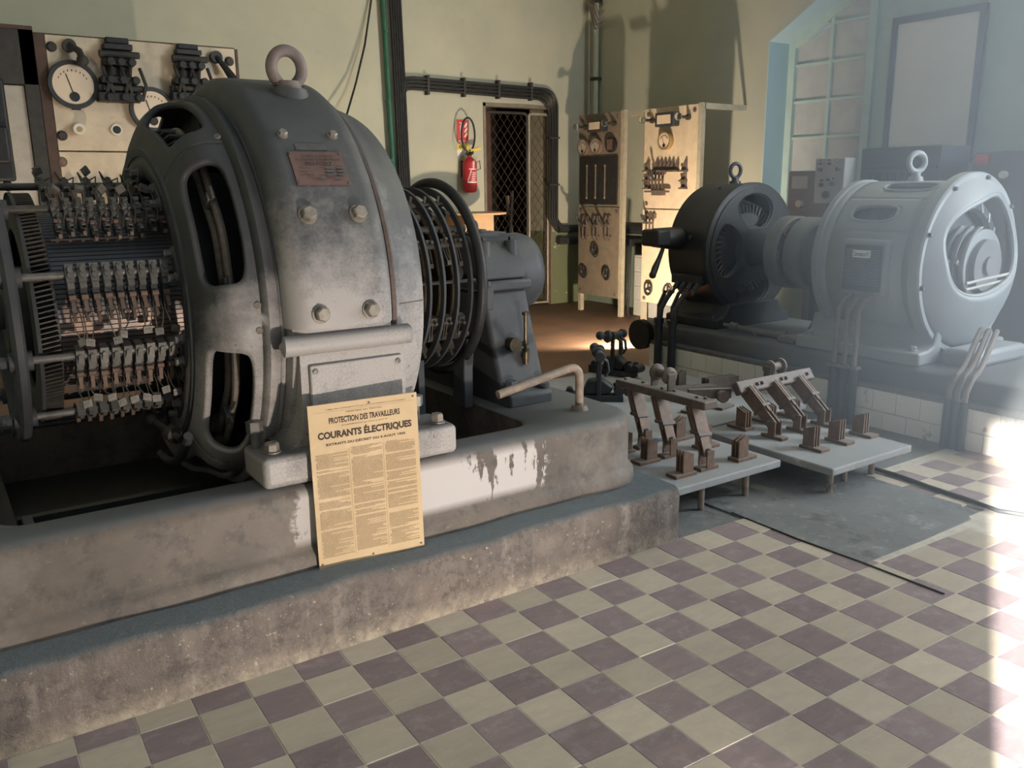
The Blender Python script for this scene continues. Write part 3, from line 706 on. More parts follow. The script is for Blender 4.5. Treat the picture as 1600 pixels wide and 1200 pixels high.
# far shield
SR = [(1.42, .80), (1.445, .806), (1.465, .80), (1.48, .785), (1.52, .775), (1.575, .755), (1.597, .742), (1.603, .72), (1.603, .5), (1.58, .47)]
b = B(); b.rev(SR, seg=144, **AX); far = part('end_shield', b, 'machine', GEN, 40)
b = B(); b.rev([(1.418, .80), (1.424, .822), (1.436, .826), (1.446, .812), (1.44, .80)], seg=144, closed_prof=True, **AX); part('sealing_strip', b, 'rustdark', GEN, 40)
b = B(); b.tube([gp(SR[k][0], SR[k][1] + .0, 0.4) for k in range(2, 8)], .003, 6); part('joint_seam', b, 'rustdark', far)
# armature, poles and field leads inside
b = B(); b.rev([(.82, 0), (.82, .5), (1.6, .5), (1.6, 0)], seg=64, **AX); part('armature', b, 'iron_black', GEN)
for k in range(10):
    b = B(); W = gm(1.2, .66, 20 + 36 * k); b.box((0, 0, 0), (.42, .17, .24)); part('field_coil', b, 'iron_black', GEN, world=W, bev=.03)
b = B()
for r_l, x in ((.655, .885), (.60, .875)):
    b.tube([gp(x, r_l + .008 * sin(k), -60 + 170 * k / 40) for k in range(41)], .014, 8)
part('field_lead', b, 'cable', GEN)
for t_ in (38, 10, -8, -38):
    b = B(); b.box((0, 0, 0), (.03, .035, .06)); b.box((0, .0, .04), (.012, .05, .03)); part('lead_clamp', b, 'steel', GEN, world=gm(.875, .64, t_), bev=.003)
for k in range(14):
    q = B(); t = 50 + 7 * k; q.tube([gp(.90, .66, t), gp(.84, .655, t + 3), (gp(.81, .62, t + 6)), gp(.82, .57, t + 9), gp(.87, .54, t + 11)], .0125, 7); part('coil_end', q, 'iron_black', GEN)
# shaft
b = B(); b.cyl((.05, YC, ZC), (2.62, YC, ZC), .07, seg=32); b.cyl((.22, YC, ZC), (.32, YC, ZC), .16, seg=40); part('shaft', b, 'iron', GEN)
# commutator: separate copper bars with dark mica between
nb = 132; b = B(); x0, x1 = .36, .81
for k in range(nb):
    a0 = 360 * k / nb; a1 = a0 + 360 / nb * .80; a2 = a0 + 360 / nb
    b.cur = 0; b.add([gp(x0, .36, a0), gp(x1, .36, a0), gp(x1, .36, a1), gp(x0, .36, a1)], [(0, 1, 2, 3)])
    b.cur = 1; b.add([gp(x0, .36, a1), gp(x1, .36, a1), gp(x1, .355, a1 + .2), gp(x0, .355, a1 + .2)], [(0, 1, 2, 3)]); b.add([gp(x0, .355, a1 + .2), gp(x1, .355, a1 + .2), gp(x1, .36, a2), gp(x0, .36, a2)], [(0, 1, 2, 3)])
def comm_mat():
    m, nt, bs = new_mat('blackened_copper_bars')
    g = node(nt, 'ShaderNodeNewGeometry'); mp = node(nt, 'ShaderNodeMapping'); mp.inputs['Scale'].default_value = (10, 2.5, 2.5); nt.links.new(g.outputs['Position'], mp.inputs['Vector'])
    n = noise(nt, 1.3, 5, .6, mp.outputs[0]); s = node(nt, 'ShaderNodeSeparateXYZ'); nt.links.new(g.outputs['Position'], s.inputs[0])
    worn = ramp(nt, s.outputs[2], 1.27, 1.14)      # bars browner towards the bottom, grey-blue patina above
    c = mix(nt, mul(nt, worn, ramp(nt, n, .35, .6)), (.15, .155, .165), (.30, .195, .145))
    nt.links.new(c, bs.inputs['Base Color']); bs.inputs['Metallic'].default_value = .25; bs.inputs['Roughness'].default_value = .42; return m
MT['comm'] = comm_mat()
me, c = b.mesh('commutator', m_(['comm', 'frame_dark']), 0); link('commutator', me, GEN, Matrix.Translation(c))
# risers: thin radial blades (too many to pick apart)
b = B(); nr = 150
for k in range(nr):
    t = 360 * k / nr; W = gm(.322, .385, t); bb_ = B(); bb_.box((0, 0, 0), (.066, .0045, .085), Matrix.Rotation(.18, 3, 'Z')); b.add([W @ v for v in bb_.v], bb_.f)
part('riser_blades', b, 'brushgear', GEN, 0, kind='stuff')
b = B(); b.rev([(.284, .43), (.296, .432), (.296, .3), (.284, .3)], seg=96, closed_prof=True, **AX); b.rev([(.352, .385), (.362, .385), (.362, .3), (.352, .3)], seg=96, closed_prof=True, **AX); b.rev([(.30, .365), (.35, .365)], seg=96, **AX); part('riser_ring', b, 'iron', GEN)
# brush rocker ring at the shield, outer ring at the free end
b = B(); b.rev([(.79, .475), (.765, .475), (.757, .485), (.757, .50), (.768, .51), (.768, .555), (.748, .562), (.746, .59), (.76, .60), (.79, .60)], seg=120, closed_prof=True, **AX); part('rocker_ring', b, 'iron', GEN, 40)
b = B(); b.rev([(.205, .405), (.205, .485), (.216, .497), (.236, .497), (.245, .485), (.245, .47), (.232, .46), (.232, .43), (.245, .42), (.245, .405)], seg=96, closed_prof=True, **AX)
for k in range(10): pass
part('rod_ring', b, 'iron', GEN, 40)
RODS = [20 + 36 * k for k in range(10)]
for t in RODS:
    b = B(); b.cyl(gp(.165, .45, t), gp(.785, .45, t), .0135, seg=14); rod = part('brush_rod', b, 'steel' if t in (20, 344, 308) else 'brushgear', GEN)
    b = B(); b.cyl(gp(.19, .45, t), gp(.262, .45, t), .034, seg=18); b.cyl(gp(.165, .45, t), gp(.19, .45, t), .022, seg=6); b.sphere(gp(.16, .45, t), .02); part('rod_nut', b, 'iron', rod)
    # bracket on the rocker ring
    b = B(); n = 10
    oval = [(.032 * cos(a) , .075 * (1 if sin(a) > 0 else -1) * abs(sin(a)) ** .7) for a in [2 * pi * k / 20 for k in range(20)]]
    b.prism(oval, lambda z, y: (.0, y, z), lambda z, y: (.02, y, z)); br = part('rod_bracket', b, 'iron', GEN, 40, world=gm(.742, .49, t), bev=.004)
    for dy in (-5.2, 5.2): bolt(br, gp(.742, .497, t + dy), (-1, 0, 0), .0155, .03, 'steel')
# brush holders on the rods that can be seen
bh = B(); bh.box((0, 0, 0), (.026, .042, .036)); bh.cyl((0, .006, .018), (0, .006, .03), .008, seg=8); bh.box((0, -.028, -.004), (.022, .016, .026)); bh.box((0, .016, .022), (.028, .012, .006)); bh.cyl((0, -.006, .018), (0, -.006, .024), .0085, seg=12)
HOLD = bh.mesh('brush_holder', m_('steel'), 30, center=False)[0]
fb = B(); fb.box((-.0095, -.062, -.03), (.003, .055, .03)); fb.box((.0095, -.062, -.03), (.003, .055, .03)); fb.box((0, -.088, -.03), (.022, .004, .03)); fb.box((0, -.04, -.012), (.022, .012, .006))
FRAME_ = fb.mesh('brush_box', m_('iron'), 30, center=False)[0]
sb = B(); sb.box((0, -.07, -.008), (.013, .05, .003), Matrix.Rotation(-.3, 3, 'X')); sb.cyl((-.011, -.056, -.006), (.011, -.056, -.006), .007, seg=8); sb.box((0, -.098, -.028), (.011, .03, .012), Matrix.Rotation(-.5, 3, 'X'))
SPR = sb.mesh('spring_finger', m_('rust'), 30, center=False)[0]
cb = B(); cb.box((0, 0, 0), (.029, .014, .025)); cb.cyl((-.005, -.006, .001), (-.005, -.009, .001), .004, seg=8); cb.cyl((.005, -.006, .001), (.005, -.009, .001), .004, seg=8); cb.box((0, 0, .012), (.020, .008, .004))
CAP = cb.mesh('brush_cap', m_('cap'), 30, center=False)[0]
def pigtail(holder, p, drop, out, dx):
    """two leads hanging from a lifted brush box with the brush head at the end"""
    q = p + Vector((dx, -out, -drop)); b = B()
    for s_ in (-1, 1):
        b.tube([p + Vector((s_ * .012, 0, .01)), p + Vector((s_ * .016, -out * .5 - .012, -drop * .2)), p + Vector((s_ * .012 + dx * .5, -out - .012, -drop * .6)), q + Vector((s_ * .007, -.002, .012))], .0022, 5)
    pt = part('pigtail', b, 'brushgear', holder)
    inst('brush_cap', CAP, holder, Matrix.Translation(q) @ Matrix.Rotation(random.uniform(-.3, .3), 4, 'Y') @ Matrix.Rotation(random.uniform(-.25, .1), 4, 'X'))
def holders(t, xs, kind):
    for n, x in enumerate(xs):
        W = gm(x, .45, t) @ Matrix.Rotation(random.uniform(-.06, .06) + (0 if kind != 'top' else random.uniform(-.1, .25)), 4, 'X') @ Matrix.Diagonal((.98, 1.42 if kind in ('mid', 'low') else 1.15, 1.15, 1))
        hd = inst('brush_holder', HOLD, GEN, W); inst('brush_box', FRAME_, hd, W); inst('spring_finger', SPR, hd, W)
        p = W @ Vector((0, -.085, -.012))
        if kind == 'mid' and n not in (2, 5): pigtail(hd, p, random.uniform(.085, .115), .012, random.uniform(-.012, .02))
        if kind == 'low': pigtail(hd, p, random.uniform(.05, .085), .02, random.uniform(.005, .022))
        if kind == 'top':
            b = B(); q = W @ Vector((0, 0, .035)); b.tube([W @ Vector((-.01, .0, .02)), W @ Vector((-.02, .04, .045)), W @ Vector((-.005, .08, .02)), W @ Vector((.0, .05, -.01))], .0028, 5); b.tube([W @ Vector((.01, -.02, .02)), W @ Vector((.026, -.05, .03)), W @ Vector((.014, -.09, .0))], .0025, 5); part('pigtail', b, 'brushgear', hd)
            if n % 2 == 0:
                inst('brush_cap', CAP, hd, W @ Matrix.Translation((random.uniform(-.01, .01), .03, .05)) @ Matrix.Rotation(random.uniform(-1, 1), 4, 'Y') @ Matrix.Rotation(random.uniform(-.6, .6), 4, 'X'))
XS = [.405 + .0385 * k for k in range(10)]
holders(20, XS[:9], 'mid'); holders(344, XS, 'low'); holders(56, XS, 'top'); holders(308, XS[:9], 'plain'); holders(92, XS[::2], 'top')
# long insulating strip under the top row
b = B(); b.box((0, 0, 0), (.41, .006, .012)); part('strip', b, 'rustdark', GEN, 0, world=gm(.585, .385, 43))
b = B(); b.box((0, 0, 0), (.42, .004, .004)); part('wire', b, 'steel', GEN, 0, world=gm(.585, .41, 47))
# adjusting screw and arc below the rocker ring
b = B(); p0 = ony(238, 656, 3.45); p1 = gp(.70, .60, -52); d = (p1 - p0).normalized(); b.cyl(p0, p1 + d * .05, .014, seg=12); b.cyl(p1 - d * .02, p1 + d * .012, .032, seg=18); b.sphere(p0, .024); part('adjusting_screw', b, 'brushgear', GEN)
b = B(); b.tube([gp(.73, .665, -44 - 50 * k / 16) for k in range(17)], .018, 10); part('adjusting_arc', b, 'iron', GEN)

# slip rings on the far side
b = B(); b.rev([(1.60, .2), (2.06, .2)], seg=40, **AX); part('ring_hub', b, 'iron_black', GEN)
for k, x in enumerate((1.70, 1.77, 1.84, 1.915, 1.985)):
    b = B(); b.rev([(x - .02, .22), (x - .02, .335), (x - .016, .34), (x + .016, .34), (x + .02, .335), (x + .02, .22)], seg=72, **AX); part('slip_ring', b, 'oldbrass', GEN)
for k, x in enumerate((1.665, 1.735, 1.805, 1.875, 1.945, 2.015)):
    b = B(); b.rev([(x - .0055, .40), (x - .0055, .432), (x + .0055, .432), (x + .0055, .40)], seg=96, closed_prof=True, **AX); part('band_ring', b, 'iron', GEN)
for t in (66, 40, 3, -38, -62):
    b = B(); b.cyl(gp(1.63, .385, t), gp(2.06, .385, t), .017 if t in (40, -38) else .008, seg=12); part('tie_rod', b, 'brushgear' if t in (40, -38) else 'iron', GEN)
rb = B(); rb.box((0, 0, 0), (.03, .035, .035)); rb.box((-.006, -.05, -.01), (.005, .08, .022)); rb.box((.006, -.05, -.01), (.005, .08, .022)); rb.cyl((-.02, -.012, .008), (.02, -.012, .008), .01, seg=8); rb.box((0, -.09, -.014), (.02, .02, .03), Matrix.Rotation(.4, 3, 'X')); rb.cyl((0, .0, .017), (0, 0, .045), .007, seg=8)
RB = rb.mesh('ring_brush', m_('brushgear'), 30, center=False)[0]
for t in (62, 28, -22, -48):
    for x in (1.70, 1.77, 1.84, 1.915, 1.985): inst('ring_brush', RB, GEN, gm(x, .395, t) @ Matrix.Rotation(random.uniform(-.2, .2), 4, 'X'))
b = B(); b.tube([gp(2.055, .452, 360 * k / 90) for k in range(90)], .024, 12, closed=True); part('cable_hoop', b, 'black', GEN)
for x in (1.76, 1.82):
    b = B(); b.box((0, 0, 0), (.03, .014, .40)); part('connection_bar', b, 'leadpipe', GEN, 0, world=Matrix.Translation((x, 3.42, .62)))
b = B(); b.prism([(3.40, .56), (3.52, .56), (3.50, .74), (3.44, .88), (3.38, .90), (3.40, .74)], lambda y, z: (2.04, y, z), lambda y, z: (2.09, y, z)); part('rocker_stop', b, 'iron', GEN, bev=.006)
# bearing pedestal
PX = (2.19, 2.45)
b = B(); poly = [(YC - .46, .56), (YC - .46, .63), (YC - .385, .66), (YC - .245, 1.06), (YC - .235, 1.10), (YC + .235, 1.10), (YC + .245, 1.06), (YC + .385, .66), (YC + .46, .63), (YC + .46, .56)]
b.prism(poly, lambda y, z: (PX[0], y, z), lambda y, z: (PX[1], y, z)); ped = part('pedestal', b, 'iron', GEN, bev=.018, segs=3)
b = B(); b.bb(PX[0] - .02, PX[1] + .02, YC - .26, YC + .26, 1.10, 1.15); part('bearing_ledge', b, 'iron', GEN, bev=.012)
b = B(); poly = [(YC + (.235 if k in (0, 16) else .23) * cos(pi * k / 16), 1.15 + .215 * abs(sin(pi * k / 16)) ** .75) for k in range(17)]
b.prism(poly, lambda y, z: (PX[0], y, z), lambda y, z: (PX[1], y, z)); cap = part('bearing_cap', b, 'iron', GEN, 50, bev=.015)
b = B(); b.rev([(2.44, .10), (2.44, .195), (2.55, .20), (2.60, .185), (2.625, .15), (2.63, 0)], seg=48, **AX); part('bearing_end_cover', b, 'iron', GEN, 40)
for x in (2.24, 2.40):
    for sg in (-1, 1):
        b = B(); p = Vector((x, YC + sg * .175, 1.25)); b.cyl(p - Vector((0, 0, .04)), p + Vector((0, 0, .085)), .036, .033, 16); b.box(p + Vector((0, 0, .092)), (.02, .02, .022)); part('oil_cup', b, 'iron', cap)
b = B(); b.bb(2.22, 2.43, YC - .09, YC + .06, 1.34, 1.372); b.cyl((2.30, YC - .02, 1.37), (2.30, YC - .02, 1.385), .05, .05, 16); part('oil_lid', b, 'iron', cap, bev=.004)
b = B(); b.tube([(2.235 + .018 * cos(a), YC - .1, 1.40 + .03 * sin(a)) for a in [2 * pi * k / 20 for k in range(20)]], .007, 8, closed=True); part('lifting_ring', b, 'iron', cap)
for x in (2.23, 2.41):
    bolt(ped, (x, YC - .415, .645), (0, -.1, 1), .03, .05, 'iron'); bolt(ped, (x, YC + .415, .645), (0, .1, 1), .03, .05, 'iron')
b = B(); b.bb(2.175, 2.215, YC - .30, YC - .25, 1.02, 1.13); part('cap_lug', b, 'iron', GEN, bev=.006); bolt(GEN, (2.195, YC - .275, 1.13), (0, 0, 1), .016, .025, 'iron')
# oil gauge
b = B(); gx, gy = 2.355, YC - .36
b.cyl((gx, gy, .80), (gx, gy, 1.00), .0095, seg=10); b.cyl((gx, gy, .99), (gx, gy, 1.005), .018, seg=12); b.cyl((gx, gy, .78), (gx, gy, .825), .019, seg=12); b.cyl((gx, gy, .75), (gx, gy, .78), .015, seg=12); b.cyl((gx, gy, .845), (gx, gy, .865), .014, seg=12)
b.cyl((gx, gy, .85), (gx - .06, gy + .03, .85), .012, seg=10); b.cyl((gx - .06, gy - .005, .85), (gx - .06, gy + .07, .845), .035, seg=18); part('oil_gauge', b, 'oldbrass', ped)
for o_ in (ped,): pass

# ------------------------------------------------------------------ machine bed: frame with rounded corners around an open pit
def rrect(x0, x1, y0, y1, r, n=10):
    pts = []
    for cx, cy, a0 in ((x1 - r, y0 + r, -90), (x1 - r, y1 - r, 0), (x0 + r, y1 - r, 90), (x0 + r, y0 + r, 180)):
        pts += [(cx + r * cos(rad(a0 + 90 * k / n)), cy + r * sin(rad(a0 + 90 * k / n))) for k in range(n + 1)]
    return pts
BX0, BX1, BY0, BY1, BZ = -1.5, 2.665, 2.80, 4.60, .572
b = B(); loops = []
for off, z in ((.028, PZ), (.026, .30), (.012, .318), (0, .335), (0, .52), (-.008, .545), (-.025, .563), (-.05, BZ)):
    loops.append([(x, y, z) for x, y in rrect(BX0 - off, BX1 + off, BY0 - off, BY1 + off, .22 + off)])
hole = rrect(.085, 2.12, 2.965, 4.435, .10)
for off, z in ((-.012, BZ), (0, BZ - .01), (.0, PZ - .2)):
    loops.append([(x, y, z) for x, y in rrect(.085 + off, 2.12 - off, 2.965 + off, 4.435 - off, .10 - off * .5)])
N = len(loops[0]); vs = [p for l in loops for p in l]
fs = [(k * N + i, k * N + (i + 1) % N, (k + 1) * N + (i + 1) % N, (k + 1) * N + i) for k in range(len(loops) - 1) for i in range(N)]
b.add(vs, fs); bed = tag(part('machine_bed', b, 'bed', smooth=40), 'long round-cornered cement-coated bed frame around the pit of the big machine', 'bed')
b = B(); b.bb(-.1, 2.3, 2.9, 4.5, PZ + .0, PZ + .02); part('pit_floor', b, 'black', bed, 0)  # floor coloured black to paint in the shade of the pit
# toothed rack in the pit
rk = thing('toothed_rack', (.45, 3.5, .28), 'dark toothed rack lying in the pit below the commutator', 'rack')
b = B(); b.bb(.20, .70, 3.28, 3.34, .30, .36); part('rack_bar', b, 'iron', rk, 0, bev=.004)
for k in range(22):
    q = B(); q.bb(.215 + .022 * k, .227 + .022 * k, 3.26, 3.29, .29, .34); part('tooth', q, 'iron', rk, 0)
b = B(); b.bb(.165, .20, 3.24, 3.38, .275, .46); part('rack_end', b, 'iron', rk, 0, bev=.004)
b = B(); b.bb(.10, .155, 3.0, 4.3, .275, .40); b.bb(.155, .8, 3.40, 3.44, .275, .44); tag(part('pit_cross_beam', b, 'iron_black', smooth=0), 'dark beam across the pit beside the toothed rack', 'beam')  # beam blackened like the pit floor, shade put into its colour
# ================================================================== NOTICE leaning on the machine
BL = Vector((1.030, 2.757, .2565)); BR = Vector((1.439, 2.722, .2565)); ex = (BR - BL).normalized(); PW = (BR - BL).length; PH = .60
nh = Vector((ex.y, -ex.x, 0)); ey = (Vector((0, 0, 1)) - nh * .045).normalized(); en = ex.cross(ey).normalized()
notice = thing('notice_board', (BL + BR) / 2, 'yellowed printed safety notice leaning against the big machine foot', 'notice')
PWM = frame(BL, ex, ey, ex.cross(ey))
def pp(u, v, d=0): return BL + ex * u + ey * (PH - v) + ex.cross(ey) * d
b = B(); b.add([pp(0, 0), pp(PW, 0), pp(PW, PH), pp(0, PH), pp(0, 0, -.006), pp(PW, 0, -.006), pp(PW, PH, -.006), pp(0, PH, -.006)], [(0, 1, 2, 3), (7, 6, 5, 4), (0, 4, 5, 1), (1, 5, 6, 2), (2, 6, 7, 3), (3, 7, 4, 0)])
part('sheet', b, 'paper', notice, 0)
def pt(txt, u, v, w_, h_, mk='ink', bold=0.0): text(notice, txt, pp(u, v), ex, ey, w_, h_, mk, 'lettering', bold, .0008)
pt('A afficher dans un endroit apparent des locaux contenant des installations de 1re ou de 2e catégorie', PW / 2 + .01, .021, .30, .005, 'ink')
pt('MINISTÈRE DU TRAVAIL', PW / 2, .036, .135, .0065, 'ink')
pt('PROTECTION DES TRAVAILLEURS', PW / 2 + .002, .062, .268, .022, 'ink', .030)
pt('dans les Établissements qui mettent en œuvre des', PW / 2, .083, .175, .0065, 'ink')
pt('COURANTS ÉLECTRIQUES', PW / 2 + .002, .112, .355, .037, 'ink', .045)
pt('EXTRAITS DU DÉCRET DU 4 AOUT 1935', PW / 2 + .003, .146, .300, .011, 'ink', .03)
bk = B(); R_ = random.Random(3)
def bar(u0, u1, v, h): bk.add([pp(u0, v, .0006), pp(u1, v, .0006), pp(u1, v + h, .0006), pp(u0, v + h, .0006)], [(0, 1, 2, 3)])
for c in range(3):
    u0 = .016 + c * .130; u1 = u0 + .118; v = .168 + (.012 if c == 0 else 0)
    while v < .565:
        kind = R_.random()
        if kind < .06: v += .006; continue
        a = u0 + (.006 if kind > .86 else 0); e_ = u1 if kind < .72 else u0 + (u1 - u0) * R_.uniform(.3, .95)
        while a < e_:
            l = R_.uniform(.003, .011); bar(a, min(a + l, e_), v, .0017); a += l + .0014
        v += .0036
bar(.018, .395, .028, .0006)
part('fine_print', bk, 'ink_pale', notice, 0, kind='stuff')
for c in (1, 2): part('column_rule', B().add([pp(.0095 + c * .130 - .001, .17, .0006), pp(.0095 + c * .130, .17, .0006), pp(.0095 + c * .130, .57, .0006), pp(.0095 + c * .130 - .001, .57, .0006)], [(0, 1, 2, 3)]), 'ink_pale', notice, 0)
for u, v in ((.012, .585), (.205, .585), (.397, .585), (.225, .014), (.395, .012)): bolt(notice, pp(u, v), ex.cross(ey), .004, .004, 'rustdark', 'nail', False)

# bent pipe handle in the bed
hp = thing('bent_pipe', (2.40, 3.02, BZ), 'rusty bent pipe handle standing in the end of the bed', 'pipe')
base = onz(905, 640, BZ); top = base + Vector((0, 0, .215)); tip = ony(778, 617, base.y + .02)
b = B(); n = 8; d = (tip - top).normalized(); pts = [base - Vector((0, 0, .03)), base + Vector((0, 0, .15))]
c0 = base + Vector((0, 0, .15)); c1 = top; c2 = top + d * .07
for k in range(1, n + 1):
    q = k / n; pts.append(c0 * (1 - q) ** 2 + c1 * 2 * q * (1 - q) + c2 * q * q)
tip2 = Vector((tip.x, tip.y, tip.z)); pts.append(tip2)
b.tube(pts, .0195, 14); part('pipe', b, 'pipe', hp)
b = B(); b.cyl(base, base + Vector((0, 0, .022)), .042, .034, 20); part('socket', b, 'pipe', hp)

# ================================================================== SLABS and knife switches
SZ = .17
def slab(name, x0, x1, y0, y1, legs, label, grp=None):
    t = thing(name, ((x0 + x1) / 2, (y0 + y1) / 2, 0), label, 'slab', grp)
    b = B(); b.bb(x0, x1, y0, y1, SZ - .042, SZ); part('stone_top', b, 'slab', t, 0, bev=.008, segs=2)
    for x, y, nut in legs:
        b = B(); b.cyl((x, y, 0), (x, y, SZ - .042), .0165, seg=14)
        lg = part('leg', b, 'pipe', t)
        if nut: q = B(); q.cyl((x, y, .03), (x, y, .055), .034, seg=6); part('nut', q, 'steel', lg)
    return t
slab('marble_slab', 2.745, 3.605, 2.775, 3.40, [(3.07, 2.832, 0), (3.392, 2.825, 0), (2.85, 3.3, 0), (3.5, 3.3, 0)], 'dusty marble slab on pipe legs next to the cement step, three upright switch blades on it')
slab('marble_slab', 3.69, 4.40, 2.52, 3.42, [(3.79, 2.60, 1), (4.00, 2.66, 0), (4.235, 2.65, 0), (3.78, 3.3, 0), (4.3, 3.3, 0)], 'dusty marble slab on pipe legs nearest the white tiled plinth, slanting switch blades on it')
slab('marble_slab', 2.75, 4.72, 3.46, 5.05, [(2.9, 3.6, 0), (4.5, 3.6, 0), (2.9, 4.9, 0), (4.5, 4.9, 0), (3.7, 4.2, 0)], 'largest dusty marble slab, behind the other two, carrying black switchgear')

def clip(sw, x, y, along, mk='rust'):
    """contact clip: three upright leaves on a foot plate; along = direction of the foot"""
    a = Vector(along); s = Vector((-a.y, a.x, 0)); rot = Matrix((s, a, Vector((0, 0, 1)))).transposed()
    b = B(); b.box((x, y, SZ + .009), (.075, .145, .018), rot)
    c = part('contact_foot', b, mk, sw, 0, bev=.002)
    for k in (-1, 0, 1):
        b = B(); o = Vector((x, y, SZ + .062)) + s * (.022 * k) - a * .022
        hx, hy = .0045, .036
        poly = [(-hy, -.045), (hy, -.045), (hy, .072), (-hy, .048)]
        b.prism(poly, lambda p, z: o + a * p + Vector((0, 0, z)) - s * hx, lambda p, z: o + a * p + Vector((0, 0, z)) + s * hx); part('leaf', b, mk, c, 0)
def blade(sw, h0, h1, wdir, mk='rust'):
    """laminated blade from hinge h0 to bar h1; wdir = hinge pin direction"""
    h0 = Vector(h0); h1 = Vector(h1); d = (h1 - h0); L = d.length; d.normalize(); wd = Vector(wdir); n = wd.cross(d).normalized()
    rot = Matrix((wd, n, d)).transposed()
    bl = None
    for k, (z0, z1, wv, th_) in enumerate(((.0, .56, -.016, .011), (.0, .56, .016, .011), (.30, 1.0, 0, .02), (.42, .98, -.020, .010), (.42, .98, .020, .010))):
        b = B(); b.box(h0 + d * (L * (z0 + z1) / 2) + wd * wv, (th_, .088 if k > 1 else .066, L * (z1 - z0)), rot)
        o = part('blade' if k == 0 else 'lamination', b, mk, sw if bl is None else bl, 0, bev=.002)
        if bl is None: bl = o
    b = B(); b.box(h0 + d * L * .46, (.066, .096, .018), rot); part('clamp', b, 'rustdark', bl, 0, bev=.002)
    bolt(bl, h0 + d * .03 + wd * .022, wd, .013, .018, 'steel', 'hinge_pin'); bolt(bl, h0 + d * .03 - wd * .022, -wd, .013, .018, 'steel', 'hinge_pin')
def spool(sw, p, ax, L=.15, mk='rustdark'):
    p = Vector(p); ax = Vector(ax).normalized(); e1 = ax.orthogonal().normalized(); e2 = ax.cross(e1)
    b = B(); b.rev([(-L / 2, 0), (-L / 2, .03), (-L / 2 + .012, .046), (-L / 2 + .026, .046), (-L / 2 + .036, .026), (0, .022), (L / 2 - .036, .026), (L / 2 - .026, .046), (L / 2 - .012, .046), (L / 2, .03), (L / 2, 0)], p, ax, e1, e2, 24); part('roller_handle', b, mk, sw)
    for s_ in (-1, 1):
        q = B(); q.box(p + ax * (s_ * (L / 2 - .0)) + Vector((0, 0, -.035)), (.05, .014, .1), Matrix((ax.cross(Vector((0, 0, 1))), ax, Vector((0, 0, 1)))).transposed()); part('handle_cheek', q, mk, sw, 0, bev=.006)
swA = thing('knife_switch', (3.2, 3.15, SZ), 'rusty three-pole knife switch with upright blades, nearest the cement step', 'switch')
for y in (2.905, 3.165, 3.36):
    clip(swA, 3.0, y, (-1, 0, 0)); clip(swA, 3.45, y, (1, 0, 0))
    b = B(); b.box((3.175, y, SZ + .009), (.13, .056, .018)); part('hinge_foot', b, 'rust', swA, 0, bev=.002)
    for k in (-1, 1):
        b = B(); b.box((3.175, y + k * .027, SZ + .058), (.05, .008, .09)); part('hinge_cheek', b, 'rust', swA, 0)
for y in (2.905, 3.165, 3.36): blade(swA, (3.175, y, SZ + .07), (3.20, y + .12, .475), (0, 1, 0))
b = B(); b.box((3.20, 3.25, .50), (.10, .68, .045)); bar_ = part('cross_bar', b, 'rustdark', swA, 0, bev=.008)
for y in (2.96, 3.0, 3.17, 3.25, 3.42, 3.54): bolt(bar_, (3.20 + random.uniform(-.015, .015), y, .52), (0, 0, 1), .011, .014, 'rustdark')
spool(swA, (3.21, 3.27, .60), (0.15, 1, 0))
swB = thing('knife_switch', (4.1, 3.05, SZ), 'rusty three-pole knife switch with slanting blades, beside the tiled plinth', 'switch')
for x in (3.90, 4.125, 4.35):
    clip(swB, x, 2.79, (0, -1, 0)); clip(swB, x, 3.31, (0, 1, 0))
    b = B(); b.box((x, 3.06, SZ + .009), (.056, .15, .018)); part('hinge_foot', b, 'rust', swB, 0, bev=.002)
    for k in (-1, 1):
        b = B(); b.box((x + k * .027, 3.06, SZ + .058), (.008, .05, .09)); part('hinge_cheek', b, 'rust', swB, 0)
    blade(swB, (x, 3.06, SZ + .07), (x - .0, 3.275, .415), (1, 0, 0))
b = B(); b.box((4.16, 3.29, .425), (.68, .05, .075), Matrix.Rotation(rad(-35), 3, 'X')); bar_ = part('cross_bar', b, 'rustdark', swB, 0, bev=.008)
for x in (3.98, 4.02, 4.2, 4.24, 4.44): bolt(bar_, (x, 3.265, .44), (0, -1, .5), .010, .012, 'rustdark')
spool(swB, (4.22, 3.34, .50), (1, .1, 0))
b = B(); b.box((3.74, 3.42, .385), (.26, .03, .06), Matrix.Rotation(rad(-30), 3, 'Z')); lk = part('link_arm', b, 'rustdark', swB, 0, bev=.004)
b = B(); b.cyl((3.78, 3.36, .375), (3.765, 3.33, .375), .035, seg=18); part('link_roller', b, 'rustdark', lk)
# loose and half hidden switch parts on the rear slab
swC = thing('knife_switch', (4.25, 3.85, SZ), 'dark open knife switch lying flat on the rear slab behind the slanting blades', 'switch')
for x, y in ((3.95, 3.75), (4.18, 3.70)): b = B(); b.box((x, y, SZ + .009), (.15, .08, .018), Matrix.Rotation(.2, 3, 'Z')); part('contact_foot', b, 'rustdark', swC, 0, bev=.002)
for dy in (-.03, .0, .03): b = B(); b.box((4.15, 3.98 + dy, SZ + .06), (.36, .012, .075), Matrix.Rotation(rad(-20), 3, 'Z')); part('blade', b, 'rustdark', swC, 0)
for dy in (-.03, 0, .03): b = B(); b.box((4.50, 4.02 + dy, SZ + .06), (.25, .012, .10), Matrix.Rotation(rad(-12), 3, 'Z')); part('blade', b, 'rustdark', swC, 0)
clip(swC, 4.36, 4.25, (1, 0, 0), 'rustdark')

